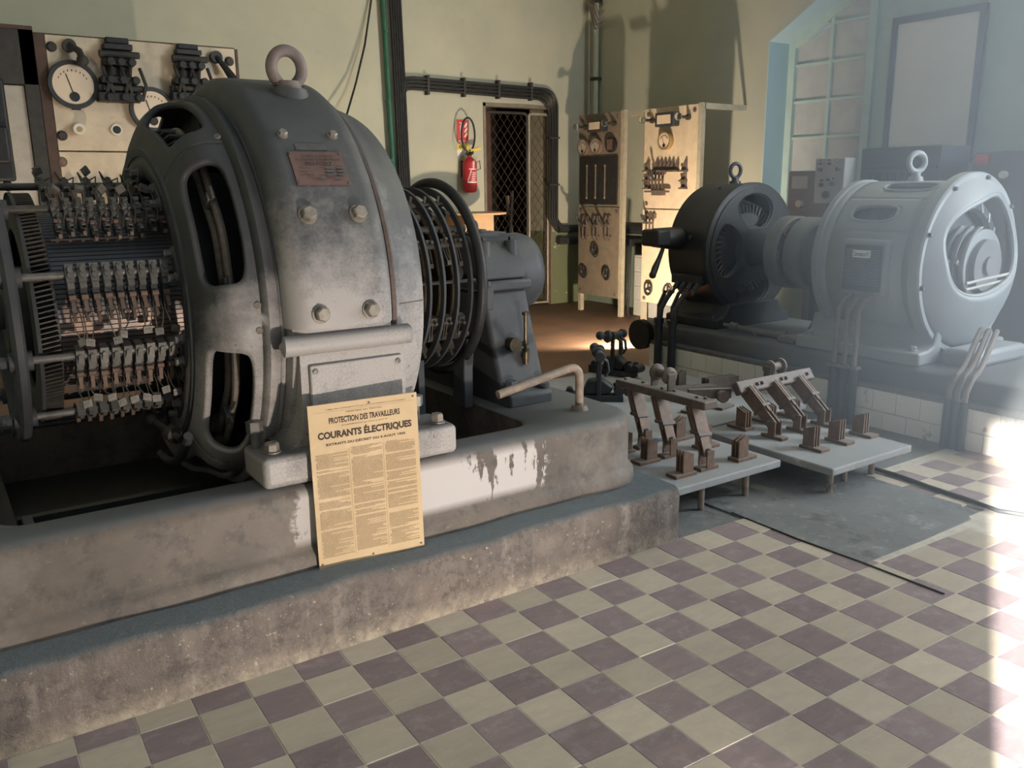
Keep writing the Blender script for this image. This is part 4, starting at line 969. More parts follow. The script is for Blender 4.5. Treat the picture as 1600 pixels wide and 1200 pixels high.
def breaker(loc, ang, label, flip):
    """old black circuit breaker: two posts with a cross spindle and ball-ended lever, arc horn block in front"""
    t = thing('circuit_breaker', loc, label, 'breaker'); W = Matrix.Translation(loc) @ Matrix.Rotation(ang, 4, 'Z')
    def p(name, b, mk='iron_black', par=None, bev=.004, sm=35): return part(name, b, mk, par or t, sm, bev=bev, world=W)
    q = B(); q.bb(-.16, .16, -.05, .05, 0, .045); p('base', q)
    q = B(); q.prism([(-.12, .045), (.06, .045), (.10, .10), (.02, .16), (-.08, .15)], lambda x, z: (x, -.045, z), lambda x, z: (x, .045, z)); p('coil_block', q, 'iron_black', None, .02)
    for y in (-.055, .055):
        q = B(); q.bb(-.02, .01, y - .008, y + .008, .04, .32); p('post', q)
    q = B(); q.cyl((0, -.075, .315), (0, .09, .315), .026, seg=16); q.cyl((0, -.085, .315), (0, -.05, .315), .034, seg=16); q.cyl((0, .05, .315), (0, .085, .315), .036, seg=16); p('spindle', q, 'iron')
    s = -1 if flip else 1
    q = B(); q.cyl((0, s * .09, .315), (-.02, s * .16, .325), .014, seg=10); q.cyl((-.004, s * .115, .316), (-.012, s * .135, .32), .05, .042, seg=20); q.sphere((-.03, s * .185, .33), .034); p('lever', q, 'iron')
    for y in (-.02, .03):
        q = B(); q.tube([(.0, y, .30), (.05, y, .27), (.06, y, .21), (.035, y, .17)], .011, 8); p('arc_horn', q, 'iron')
    for x in (.13, .19):
        q = B(); q.cyl((x, -.05, .075), (x, .05, .075), .034, seg=14); q.cyl((x - .02, 0, .10), (x - .02, 0, .125), .018, seg=10); p('terminal_roll', q)
    q = B(); q.bb(-.24, -.16, -.04, .04, 0, .06); q.cyl((-.2, -.03, .07), (-.2, .03, .07), .025, seg=12); p('terminal_roll', q)
    return t
breaker((3.66, 4.33, SZ), rad(-38), 'black circuit breaker with ball lever, right behind the bent pipe handle', False)
breaker((4.28, 4.86, SZ), rad(-75), 'black circuit breaker with ball lever, at the far corner of the tiled plinth', True)

# ================================================================== RIGHT HAND SET: black motor and pale converter, axis along Y
X0, Z0 = 5.75, 1.055
CX = dict(o=(X0, 0, Z0), ax=(0, 1, 0), e1=(-1, 0, 0), e2=(0, 0, 1))
def cp_(y, r, th): t = rad(th); return Vector((X0 - r * cos(t), y, Z0 + r * sin(t)))
CON = thing('pale_converter', (X0, 3.4, .425), 'pale grey-blue rotary converter with lifting eye on the tiled plinth', 'machine')
YN, YF, RC = 3.02, 3.86, .545
b = B()
# barrel with two oval windows on the camera side, angles: 0 = towards -X, 90 = up
def bmap(u, v): return cp_(v, RC, u)
ya, yb = 3.17, 3.74
b.holed(bmap, (24, 52, ya, yb), (38.0, 3.47, 6.8, .165, 3.2), 4, 48)
b.holed(bmap, (52, 92, ya, yb), (68, 3.36, 6.5, .185, 3.0), 4, 48)
for a0, a1 in ((92, 384),): b.rev([(ya, RC), (yb, RC)], seg=100, a0=a0, a1=a1, **CX)
b.rev([(YN + .04, RC + .012), (YN + .09, RC + .012), (YN + .11, RC), (ya, RC)], seg=144, **CX)
b.rev([(yb, RC), (YF - .06, RC), (YF - .05, RC + .012), (YF - .01, RC + .012), (YF, RC - .01), (YF, .30)], seg=144, **CX)
part('casing', b, 'conv_paint', CON, 40, solid=.025)
# raised rims of the two windows
for cu, cv, a_, b_, e_ in ((38.0, 3.47, 6.8, .165, 3.2), (68, 3.36, 6.5, .185, 3.0)):
    q = B(); pts = []
    for k in range(60):
        t = 2 * pi * k / 60; r = (abs(cos(t)) ** e_ + abs(sin(t)) ** e_) ** (-1 / e_); pts.append(cp_(cv + b_ * sin(t) * r, RC + .003, cu + a_ * cos(t) * r))
    q.tube(pts, .010, 8, closed=True); part('window_rim', q, 'conv_paint', CON)
# core with lamination gaps seen through the windows
b = B()
for k in range(7): b.rev([(3.14 + .085 * k, .2), (3.14 + .085 * k, .49), (3.20 + .085 * k, .49), (3.20 + .085 * k, .2)], seg=80, **CX)
part('stator_core', b, 'cab', CON)
# near end shield: domed, with a big rounded opening
def dome(x, z):
    r = math.hypot(x, z) / .56; return Vector((X0 + x, YN + .04 - .20 * (1 - min(r, 1) ** 2.6), Z0 + z))
N = 96; vs = []; rings = 8; hc = Vector((.0, .125)); tl = rad(14)
for i in range(rings + 1):
    q = i / rings
    for k in range(N):
        t = 2 * pi * k / N; e_ = 2.7; r = (abs(cos(t)) ** e_ + abs(sin(t)) ** e_) ** (-1 / e_); hx, hz = .43 * cos(t) * r, .30 * sin(t) * r
        if hz < 0: hz *= .95
        ix, iz = hc.x + hx * cos(tl) - hz * sin(tl), hc.y + hx * sin(tl) + hz * cos(tl)
        a = math.atan2(iz, ix); m = math.hypot(ix, iz)
        if m > .5: ix, iz = ix * .5 / m, iz * .5 / m
        ox, oz = .56 * cos(a), .56 * sin(a); vs.append(dome(ix * (1 - q) + ox * q, iz * (1 - q) + oz * q))
b = B(); b.add(vs, [(i * N + k, i * N + (k + 1) % N, (i + 1) * N + (k + 1) % N, (i + 1) * N + k) for i in range(rings) for k in range(N)])
sh = part('end_shield', b, 'conv_paint', CON, 60, solid=-.03)
q = B(); q.tube([vs[k] + Vector((0, -.004, 0)) for k in range(N)], .016, 8, closed=True); part('opening_rim', q, 'conv_paint', sh)
b = B(); b.rev([(YN + .085, .55), (YN + .085, .59), (YN + .075, .60), (YN + .012, .60), (YN + .0, .59), (YN - .0, .53)], seg=120, **CX); part('flange', b, 'conv_paint', CON)
for t in (-12, 22, 60, 100, 140): bolt(CON, cp_(YN + .002, .57, t), (0, -1, 0), .014, .024, 'cab')
# windings and slip rings behind the opening
b = B(); b.tube([cp_(YN + .09, .40, 360 * k / 72) for k in range(72)], .05, 10, closed=True); part('end_winding', b, 'cab', CON)
for k in range(40):
    if k % 2 == 0:
        q = B(); q.tube([cp_(YN + .14, .40, 9 * k), cp_(YN + .045, .415, 9 * k + 4), cp_(YN + .045, .37, 9 * k + 8)], .012, 6); part('coil_end', q, 'grey_box', CON)
b = B(); b.cyl((X0, 2.88, Z0), (X0, 4.3, Z0), .06, seg=24); b.cyl((X0, 2.90, Z0), (X0, 3.1, Z0), .17, seg=30); part('shaft', b, 'coupl', CON)
for y in (2.96, 3.02, 3.08): q = B(); q.rev([(y - .02, .10), (y - .02, .235), (y + .02, .235), (y + .02, .10)], seg=48, **CX); part('slip_ring', q, 'conv_paint', CON)
for y in (2.96, 3.02, 3.08):
    q = B(); q.box(cp_(y, .265, 5), (.03, .022, .07), Matrix.Rotation(rad(-60), 3, 'Y')); part('brush_holder', q, 'conv_paint', CON, 0, bev=.003)
for y in (2.94, 3.0, 3.06):
    q = B(); pa = [cp_(y - .018, .262, 75 - 95 * k / 14) for k in range(15)]; pb = [cp_(y + .018, .262, 75 - 95 * k / 14) for k in range(15)]
    q.add(pa + pb, [(k, k + 1, 16 + k, 15 + k) for k in range(14)]); part('brush_strap', q, 'conv_paint', CON, 60, solid=.006)
for z in (-.10, -.14): q = B(); q.cyl((X0 - .25, 2.9, Z0 + z), (X0 + .3, 2.9, Z0 + z + .03), .010, seg=8); part('brush_rod', q, 'grey_box', CON)
# bearing arm and pedestal at the near end
b = B(); b.bb(X0 - .32, X0 + .32, 2.74, 2.98, .425, .53); part('end_support', b, 'conv_paint', CON, bev=.03)
# feet
for sg in (-1, 1):
    b = B(); prf = [(sg * .28, .425), (sg * .54, .425), (sg * .54, .512), (sg * .42, .522), (sg * .37, .545), (sg * .35, .60), (sg * .34, .66), (sg * .28, .66)]
    b.prism(prf, lambda x, z: (X0 + x, 3.0, z), lambda x, z: (X0 + x, 3.96, z)); ft = part('foot', b, 'conv_paint', CON, 50, bev=.015)
    for y in (3.08, 3.88): bolt(ft, (X0 + sg * .48, y, .515), (0, 0, 1), .024, .032, 'conv_paint')
# terminal box with perforated lid
b = B(); b.bb(5.172, 5.30, 3.255, 3.60, .845, 1.225); tb = part('terminal_box', b, 'conv_paint', CON, bev=.03, segs=3)
b = B(); b.bb(5.160, 5.175, 3.285, 3.57, .885, 1.19); part('lid', b, 'cab', tb, bev=.02)
q = B()
for i in range(14):
    for j in range(15):
        if i in (4, 5, 6, 7, 8, 9) and j > 11: continue
        q.box((5.158, 3.31 + .0177 * i + (.009 if j % 2 else 0), .93 + .0162 * j), (.004, .0085, .0085))
part('perforations', q, 'conv_paint', tb, 0, kind='stuff')
q = B(); q.bb(5.152, 5.159, 3.368, 3.497, 1.105, 1.155); pl_ = part('label_plate', q, 'white', tb, 0)
text(pl_, 'Commutatrice Nº1', (5.1515, 3.4325, 1.13), (0, -1, 0), (0, 0, 1), .112, .03, 'ink', 'lettering', .02)
# lifting eye
e0 = Vector((X0, 3.46, Z0 + RC)); b = B(); b.cyl(e0 - Vector((0, 0, .01)), e0 + Vector((0, 0, .03)), .055, .045, 20); b.cyl(e0 + Vector((0, 0, .03)), e0 + Vector((0, 0, .06)), .03, seg=16)
b.tube([e0 + Vector((.062 * sin(a), -.02 * sin(a), .125 + .062 * cos(a))) for a in [2 * pi * k / 36 for k in range(36)]], .02, 10, closed=True); part('lifting_eye', b, 'conv_paint', CON)

# black motor behind it
MOT = thing('electric_motor', (X0, 5.05, .425), 'black electric motor with open face windows beside the pale converter', 'motor')
MY0, MY1, RM = 4.85, 5.32, .54
b = B(); b.rev([(MY0 + .0, .50), (MY0, RM - .012), (MY0 + .012, RM + .008), (MY0 + .05, RM + .008), (MY0 + .06, RM), (MY1 - .03, RM), (MY1, RM - .03), (MY1 + .10, .40), (MY1 + .13, .25), (MY1 + .14, .0)], seg=120, **CX); part('casing', b, 'iron_black', MOT, 40)
def mface(u, v): return cp_(MY0 + .02 - .045 * (1 - (v / .5)) , v, u)
b = B()
for k in range(4): b.holed(mface, (90 * k - 45, 90 * k + 45, .14, .505), (90 * k, .315, 35, .140, 2.7), 6, 64)
fc = part('face_shield', b, 'iron_black', MOT, 50, solid=-.03)
for k in range(4):
    q = B(); pts = []
    for j in range(60):
        t = 2 * pi * j / 60; r = (abs(cos(t)) ** 2.7 + abs(sin(t)) ** 2.7) ** (-1 / 2.7); pts.append(mface(90 * k + 35 * cos(t) * r, .315 + .140 * sin(t) * r) + Vector((0, -.002, 0)))
    q.tube(pts, .008, 6, closed=True); part('window_rim', q, 'iron', fc)
b = B(); b.rev([(MY0 + .08, .1), (MY0 + .08, .3), (MY0 + .3, .46), (MY0 + .3, .1)], seg=60, **CX); part('rotor', b, 'iron', MOT)
for k in range(48):
    q = B(); q.tube([cp_(MY0 + .16, .40, 7.5 * k), cp_(MY0 + .07, .37, 7.5 * k + 3), cp_(MY0 + .08, .30, 7.5 * k + 6)], .009, 5); part('coil_end', q, 'brushgear', MOT)
b = B(); b.rev([(4.60, 0), (4.60, .095), (4.66, .105), (4.70, .125), (4.74, .13), (4.83, .155), (4.86, .2)], seg=40, **CX); part('hub', b, 'iron_black', MOT)
b = B(); b.cyl((X0, 4.385, Z0), (X0, 4.7, Z0), .07, seg=24); part('shaft', b, 'iron', MOT)
cpl = B(); cpl.rev([(4.52, .08), (4.52, .265), (4.505, .285), (4.40, .285), (4.385, .27), (4.385, .08)], seg=64, **CX); part('coupling', cpl, 'coupl', MOT, 40)
q = B(); q.rev([(4.335, .08), (4.335, .265), (4.32, .28), (4.20, .28), (4.18, .265), (4.17, .235), (4.19, .22), (4.19, .08)], seg=64, **CX); part('coupling', q, 'coupl', CON, 40)
for k in range(8): q = B(); q.box((0, 0, 0), (.03, .07, .03)); part('coupling_pad', q, 'brownbox', MOT, 0, world=frame(cp_(4.375, .25, 45 * k), (0, 1, 0), Vector((sin(rad(45 * k)), 0, cos(rad(45 * k)))), (cp_(0, 1, 45 * k) - cp_(0, 0, 45 * k))))
b = B(); b.prism([(-.20, .425), (.2, .425), (.16, .48), (.09, .56), (.08, .98), (-.08, .98), (-.09, .56), (-.16, .48)], lambda x, z: (X0 + x, 4.06, z), lambda x, z: (X0 + x, 4.15, z)); part('coupling_pedestal', b, 'iron', CON, bev=.012)
b = B(); b.prism([(-.46, .425), (.46, .425), (.46, .50), (.36, .52), (.3, .62), (-.3, .62), (-.36, .52), (-.46, .50)], lambda x, z: (X0 + x, 4.80, z), lambda x, z: (X0 + x, 5.38, z)); ft = part('foot', b, 'iron_black', MOT, bev=.012)
for y in (4.86, 5.3): bolt(ft, (X0 - .42, y, .505), (0, 0, 1), .022, .03, 'iron')
e0 = Vector((X0 + .03, 5.1, Z0 + RM)); b = B(); b.cyl(e0 - Vector((0, 0, .01)), e0 + Vector((0, 0, .02)), .05, .045, 20); b.cyl(e0 + Vector((0, 0, .02)), e0 + Vector((0, 0, .05)), .03, seg=16)
b.tube([e0 + Vector((.046 * sin(a), -.015 * sin(a), .105 + .058 * cos(a))) for a in [2 * pi * k / 36 for k in range(36)]], .016, 10, closed=True); part('lifting_eye', b, 'blackpaint', MOT)
# starter box on its side with crank
b = B(); b.cyl((5.25, 5.2, 1.15), (4.93, 5.2, 1.17), .10, .075, 20); b.bb(4.90, 5.05, 5.10, 5.30, 1.10, 1.235); part('starter_box', b, 'black', MOT, bev=.02)
b = B(); b.tube([(5.02, 5.16, 1.08), (4.96, 5.14, 1.00), (4.90, 5.12, .93), (4.86, 5.10, .885)], [.016, .02, .028, .026], 10); b.sphere((4.855, 5.10, .88), .03); part('crank', b, 'black', MOT)
b = B(); b.bb(5.22, 5.34, 4.92, 5.26, .78, .86); tbx = part('terminal_block', b, 'iron_black', MOT, bev=.012)
for k in range(4):
    q = B(); y = 4.96 + .075 * k; q.cyl((5.24, y, .79), (5.19, y, .745), .024, .02, 12); q.cyl((5.19, y, .745), (5.17, y, .70), .013, seg=10); part('gland', q, 'iron', tbx)
bolt(MOT, cp_(5.05, RM, 12), (-1, 0, .2), .016, .02, 'iron')
b = B(); b.cyl(cp_(5.05, RM - .01, 68), cp_(5.05, RM + .012, 68), .018, seg=12); part('plug', b, 'black', MOT)

# cables rising to the terminals
for k in range(3):
    y = 3.50 - .075 * k
    b = B(); b.tube([(5.185, y - .01, .86), (5.10, y - .01, .83), (5.05, y, .76), (5.045, y, .5), (5.045, y, .38)], .0165, 10)
    t = thing('supply_cable', (5.07, y, 0), '%s of the three cloth cables below the perforated terminal box' % ('far one', 'middle one', 'near one')[k], 'cable', 'cables to the pale converter')
    part('cloth_cable', b, 'cable', t); b = B(); b.cyl((5.045, y, 0), (5.045, y, .40), .031, seg=16); part('sleeve', b, 'leadpipe', t)
q = B(); q.bb(5.01, 5.075, 3.31, 3.54, .375, .395); tag(part('cable_clamp', q, 'steel', smooth=0, bev=.004), 'flat clamp across the three cables of the pale converter', 'clamp')
for k in range(3):
    y = 2.72 - .05 * k
    t = thing('supply_cable', (5.06, y, 0), '%s of the three cables bending down from the pale converter end shield' % ('far one', 'middle one', 'near one')[k], 'cable', 'cables at the near end of the pale converter')
    b = B(); b.tube([(5.60, y + .10, .66), (5.54, y + .085, .63), (5.46, y + .06, .59), (5.36, y + .03, .54), (5.26, y + .0, .49), (5.18, y - .02, .46), (5.11, y - .03, .44), (5.05, y - .03, .36), (5.045, y - .03, .28)], .017, 10); part('cloth_cable', b, 'cable', t)
    b = B(); b.cyl((5.045, y - .03, 0), (5.045, y - .03, .30), .024, seg=16); part('sleeve', b, 'leadpipe', t)
for k, y in enumerate((5.21, 5.05)):
    t = thing('supply_cable', (5.06, y, 0), ('far black pipe with cable rising to the black motor', 'near black pipe with cable rising to the black motor')[k], 'cable', 'cable pipes of the black motor')
    b = B(); b.cyl((5.045, y, 0), (5.045, y, .50), .034, seg=16); b.cyl((5.045, y, .46), (5.045, y, .50), .042, seg=16); part('sleeve', b, 'leadpipe', t)
    b = B(); b.tube([(5.06, y, .48), (5.07, y, .58), (5.12, y - .01, .66), (5.18, y - .0, .71)], .022, 10); b.tube([(5.07, y + .03, .48), (5.08, y + .04, .6), (5.17, y + .06, .71)], .016, 8); part('cloth_cable', b, 'blackpaint', t)
# brass tap lying on the bed
tp = thing('valve', (5.3, 4.42, .43), 'worn metal valve lying on the dark bed beside the coupling', 'valve')
b = B(); b.cyl((5.30, 4.60, .475), (5.36, 4.20, .455), .020, .028, 12); b.cyl((5.29, 4.64, .48), (5.30, 4.58, .475), .035, .03, 12); b.cyl((5.27, 4.70, .485), (5.29, 4.64, .48), .014, seg=10); part('valve_body', b, 'steel', tp)
b = B(); b.cyl((5.325, 4.42, .468), (5.29, 4.40, .445), .02, seg=10); b.cyl((5.355, 4.23, .457), (5.37, 4.16, .455), .036, seg=6); part('valve_end', b, 'steel', tp)
b = B(); b.prism([(4.14, .428), (3.98, .428), (3.96, .47), (4.02, .50), (4.12, .48)], lambda y, z: (5.22, y, z), lambda y, z: (5.32, y, z)); tag(part('casting', b, 'steel', bev=.015), 'small rough metal casting on the dark bed at the pale machine foot', 'casting')
# rubber cable on the floor
pts = [onz(1365, 732, .012), onz(1400, 742, .012), onz(1450, 760, .012), onz(1510, 780, .012), onz(1560, 798, .012), onz(1610, 806, .012), onz(1680, 806, .012)]
b = B(); b.tube(pts, .012, 8); tag(part('floor_cable', b, 'leadpipe'), 'dark cable lying across the floor in front of the tiled plinth', 'cable')
# ================================================================== SWITCHBOARDS
def gauge(parent, c, r, n, depth=.07, case='blackpaint', dial='dial', name='gauge', txt=None, up=(0, 0, 1)):
    c = Vector(c); n = Vector(n).normalized(); e1 = n.orthogonal().normalized(); e2 = n.cross(e1)
    b = B(); b.rev([(0, r * .96), (depth * .8, r * 1.0), (depth, r * .97), (depth, r * .82), (depth * .88, r * .80), (depth * .88, 0)], c, n, e1, e2, 40); g = part(name, b, case, parent, 30)
    b = B(); b.rev([(depth * .885, 0), (depth * .885, r * .80)], c, n, e1, e2, 40); d = part('dial', b, dial, g, 0)
    upv = Vector(up); rt = upv.cross(n).normalized()
    q = B()
    for k in range(9):
        a = rad(150 - 15 * k * 1.0); o = c + n * (depth * .9) + rt * (r * .62 * cos(a)) + upv * (r * .62 * sin(a) - r * .05); q.box(o, (.006, .006, .016))
    part('scale_marks', q, 'ink', g, 0)
    q = B(); q.cyl(c + n * (depth * .89) - upv * r * .50, c + n * (depth * .96) - upv * r * .50, r * .2, seg=20); q.tube([c + n * (depth * .93) - upv * r * .5, c + n * (depth * .93) + upv * r * .42 - rt * r * .25], r * .018, 6); part('needle', q, 'black', g)
    return g
YL = 8.7
def L_(u, v, d=0): return ony(u, v, YL - d)
SBL = thing('switchboard', (1.9, YL, 0), 'cream marble switchboard with two round dials, behind the commutator', 'switchboard')
tl = L_(68, 53); tr = L_(366, 77); bl = L_(89, 236)
x0, x1, z1, z0 = tl.x + .005, tr.x, (tl.z + tr.z) / 2, bl.z
b = B(); b.bb(x0, x1, YL, YL + .04, z0 + .006, z1); up_ = part('marble_panel', b, 'gold_marble', SBL, 0, bev=.004)
b = B(); b.bb(x0, x1, YL, YL + .04, .5, z0 - .006); lo_ = part('marble_panel', b, 'gold_marble', SBL, 0, bev=.004)
b = B(); b.bb(x0 - .085, x0 - .005, YL - .005, YL + .06, 0, z1); b.bb(x0 - .08, x1 + .01, YL + .03, YL + .06, z1 - .0, z1 + .015); b.bb(x1 + .005, x1 + .03, YL, YL + .06, 0, z1); part('angle_iron_frame', b, 'frame_brown', SBL, 0)
for u, v in ((80, 73), (97, 212), (358, 96)): bolt(up_, L_(u, v), (0, -1, 0), .035, .025, 'frame_dark')
bolt(lo_, L_(97, 253), (0, -1, 0), .035, .012, 'rust')
gauge(SBL, L_(113, 133), .205, (0, -1, 0)); gauge(SBL, L_(236, 172), .20, (0, -1, 0))
# contactor stacks
for cx, cyt, cyb, wd in ((180, 60, 162, 40), (290, 70, 160, 38)):
    p0 = L_(cx, cyt); p1 = L_(cx + 2, cyb); h_ = p0.z - p1.z; q = wd / 128 * .98; con = None
    secs = [(.0, .10, .62, .08), (.10, .20, .78, .12), (.20, .33, .90, .10), (.33, .44, .82, .15), (.44, .60, .58, .09), (.60, .72, .95, .17), (.72, .84, 1.08, .12), (.84, 1.0, 1.12, .15)]
    for k, (a, c_, ww, dd) in enumerate(secs):
        b = B(); zc_ = p0.z - h_ * (a + c_) / 2; b.box((p0.x + (p1.x - p0.x) * a, YL - dd / 2, zc_), (q * ww, dd, h_ * (c_ - a) * .9))
        if k in (3, 5, 7):
            for s_ in (-1, 0, 1): b.cyl((p0.x + s_ * q * .35 * ww, YL - dd - .03, zc_), (p0.x + s_ * q * .35 * ww, YL, zc_ - .01), .035, seg=10)
        if k in (2, 6):
            b.cyl((p0.x - q * .55, YL - dd, zc_), (p0.x + q * .55, YL - dd, zc_), .03, seg=10)
        if con is None: con = part('contactor', b, 'black', SBL, bev=.008)
        else: part('contactor_section', b, 'black' if k % 2 else 'frame_dark', con, bev=.008)
    for k in range(5):
        qn = B(); xx = p0.x + q * (-.5 + .25 * k); qn.tube([(xx, YL - .12, p1.z + .30), (xx + .03 * (-1) ** k, YL - .17, p1.z + .15), (xx, YL - .12, p1.z + .02)], .015, 6); part('lead', qn, 'frame_dark', con)
# lamp holder, plug, small hole, sloping arm
p = L_(107, 72); b = B(); b.cyl(p, p + Vector((0, -.06, 0)), .055, seg=16); b.tube([p + Vector((0, -.05, 0)), p + Vector((.06, -.12, -.05)), p + Vector((.07, -.14, -.10))], .03, 10); b.sphere(p + Vector((.075, -.15, -.13)), .05); part('lamp_holder', b, 'frame_dark', SBL)
p = L_(336, 90); b = B(); b.cyl(p, p + Vector((0, -.06, 0)), .055, seg=16); b.tube([p + Vector((0, -.05, 0)), p + Vector((.06, -.10, -.10)), p + Vector((.14, -.14, -.24))], [.022, .03, .045], 10); part('lamp_holder', b, 'black', SBL)
p = L_(122, 201); b = B(); b.cyl(p, p + Vector((0, -.09, -.01)), .052, seg=20); kn = part('porcelain_plug', b, 'porcelain', SBL, bev=.006); b = B(); b.cyl(p + Vector((0, -.088, -.01)), p + Vector((0, -.098, -.01)), .022, seg=14); part('plug_core', b, 'brass', kn)
p = L_(182, 203); b = B(); b.cyl(p, p + Vector((0, -.02, 0)), .05, seg=20); kn = part('socket_ring', b, 'porcelain', SBL); b = B(); b.cyl(p + Vector((0, -.015, 0)), p + Vector((0, -.024, 0)), .034, seg=18); part('socket_hole', b, 'black', kn)
p = L_(119, 170.5); b = B(); b.box(p + Vector((0, -.004, 0)), (.075, .008, .016)); part('small_plate', b, 'frame_dark', SBL, 0)
# switch row low on the lower panel, mostly behind the brushes
for k, u in enumerate((84, 105, 120, 143, 160, 180, 198)):
    p = L_(u, 300); b = B(); b.tube([p + Vector((-.05, -.03, -.12)), p + Vector((-.04, -.09, .0)), p + Vector((.0, -.11, .05)), p + Vector((.04, -.09, .0)), p + Vector((.05, -.03, -.12))], .02, 8); part('fuse_clip', b, 'black', SBL)
p = L_(170, 293); b = B(); b.box(p + Vector((0, -.01, 0)), (.27, .02, .09)); part('maker_plate', b, 'steel', SBL, 0)
# far left board
SB2 = thing('switchboard', (.6, YL, 0), 'grey stone switchboard in a dark frame at the left edge', 'switchboard')
fx = x0 - .09
b = B(); b.bb(fx - .11, fx - .003, YL - .03, YL + .06, 0, z1 + .02); b.bb(fx - 1.3, fx, YL - .03, YL + .06, z1 - .42, z1 + .02); part('frame', b, 'frame_dark', SB2, 0)
b = B(); b.bb(fx - 1.4, fx - .003, YL - .05, YL + .06, z1 + .02, z1 + .05); part('cornice', b, 'frame_brown', SB2, 0)
b = B(); b.bb(fx - 1.3, fx - .115, YL, YL + .04, .5, z1 - .43); pn = part('stone_panel', b, 'grey_marble', SB2, 0, bev=.004)
for u, v in ((42, 124), (61, 283)): bolt(pn, L_(u, v), (0, -1, 0), .03, .015, 'frame_dark')
p = L_(-6, 205); b = B(); b.box(p + Vector((-.02, -.09, .0)), (.22, .18, .83)); b.box(p + Vector((-.02, -.17, -.12)), (.18, .1, .3)); b.cyl(p + Vector((.0, -.1, -.45)), p + Vector((.04, -.13, -.45)), .05, seg=12); part('meter_case', b, 'black', SB2, bev=.05, segs=3)

# ---- two boards by the right wall, faces towards -X
XB = 7.0
def R2(u, v, d=0): return onx(u, v, XB - d)
nB = (-1, 0, 0)
def board(name, u0, u1, vt0, vt1, v_split, vb, upper, lower, label):
    a = R2(u0, vt0); c = R2(u1, vt1); y1, y0 = a.y, c.y; zt = (a.z + c.z) / 2; zs = R2(u0, v_split).z; zb = R2(u0, vb).z
    t = thing(name, (XB, (y0 + y1) / 2, 0), label, 'switchboard')
    b = B(); b.bb(XB, XB + .035, y0 + .05, y1, zs + .006, zt); part('panel', b, upper, t, 0, bev=.004)
    b = B(); b.bb(XB, XB + .035, y0 + .05, y1, zb, zs - .006); part('panel', b, lower, t, 0, bev=.004)
    for y in (y0, y1 - .05):
        b = B(); b.bb(XB + .005, XB + .06, y, y + .05, 0, zt + .01); part('post', b, 'frame_pale', t, 0)
    for z in (zt - .06, zb + .05, zs - .05, zs + .06):
        for y in (y0 + .10, y1 - .06): bolt(t, (XB, y, z), nB, .020, .012, 'rustdark')
    return t, y0, y1, zs, zb, zt
T1, *_ = board('switchboard', 905, 975, 181, 172, 322, 458, 'dark_marble', 'mid_marble', 'brown stone switchboard with black slotted panel, nearest the mesh gate')
def lampb(t, u, v):
    p = R2(u, v); b = B(); b.cyl(p, p + Vector((-.035, 0, 0)), .03, seg=14); b.cyl(p + Vector((-.03, 0, 0)), p + Vector((-.12, 0, 0)), .016, seg=12); l = part('lamp_holder', b, 'frame_dark', t)
    b = B(); b.sphere(p + Vector((-.165, 0, 0)), .042, 14, 10); part('bulb', b, 'glass', l)
def meter(t, u0, u1, v0, v1):
    p = R2((u0 + u1) / 2, (v0 + v1) / 2); wy = abs(R2(u0, v0).y - R2(u1, v0).y); hz = abs(R2(u0, v0).z - R2(u0, v1).z)
    b = B(); b.box(p + Vector((-.05, 0, 0)), (.10, wy, hz)); m = part('meter', b, 'blackpaint', t, bev=.01)
    b = B(); b.box(p + Vector((-.101, 0, 0)), (.006, wy * .72, hz * .62)); part('dial', b, 'dial', m, 0)
lampb(T1, 917, 199); lampb(T1, 961, 193); meter(T1, 927, 950, 188, 206)
gauge(T1, R2(914, 230), .10, nB, .05, 'brownbox', 'grey_marble'); gauge(T1, R2(934, 228), .10, nB, .05, 'brownbox', 'grey_marble')
p = R2(957, 226); b = B(); b.rev([(0, .09), (.04, .09), (.045, 0)], p, nB, (0, 1, 0), (0, 0, 1), 24); q = part('relay', b, 'black', T1); b = B(); b.box(p + Vector((-.047, 0, 0)), (.008, .09, .12)); part('relay_window', b, 'rust', q, 0)
a = R2(908, 246); c = R2(965, 320); b = B(); b.bb(XB - .02, XB - .001, c.y, a.y, c.z, a.z); q = part('slotted_panel', b, 'black', T1, 0, bev=.004)
for u in (919, 932.5, 947):
    a = R2(u, 259); c = R2(u, 309); b = B(); b.bb(XB - .026, XB - .02, (a.y + c.y) / 2 - .01, (a.y + c.y) / 2 + .01, c.z, a.z); part('slot', b, 'dark_marble', q, 0)
    for z in (a.z, c.z): bolt(q, (XB - .022, (a.y + c.y) / 2, z), nB, .014, .012, 'brass')
def smallswitch(t, u, v, n=3, h_=.24, s=.055):
    p = R2(u, v); b = B()
    for k in range(n):
        y = p.y + (k - (n - 1) / 2) * s
        b.box((XB - .02, y, p.z + h_ * .42), (.04, .025, .05)); b.box((XB - .02, y, p.z - h_ * .42), (.04, .025, .05)); b.box((XB - .045, y, p.z), (.012, .012, h_ * .8))
    b.box((XB - .07, p.y, p.z + h_ * .1), (.03, s * n, .025)); sw = part('knife_switch', b, 'rustdark', t, 0)
    q = B(); q.tube([p + Vector((-.08, 0, h_ * .1)), p + Vector((-.15, 0, h_ * .3)), p + Vector((-.17, 0, h_ * .5))], .014, 8); part('switch_handle', q, 'black', sw)
for u in (917, 934, 952): smallswitch(T1, u, 356, 2, .30, .07)
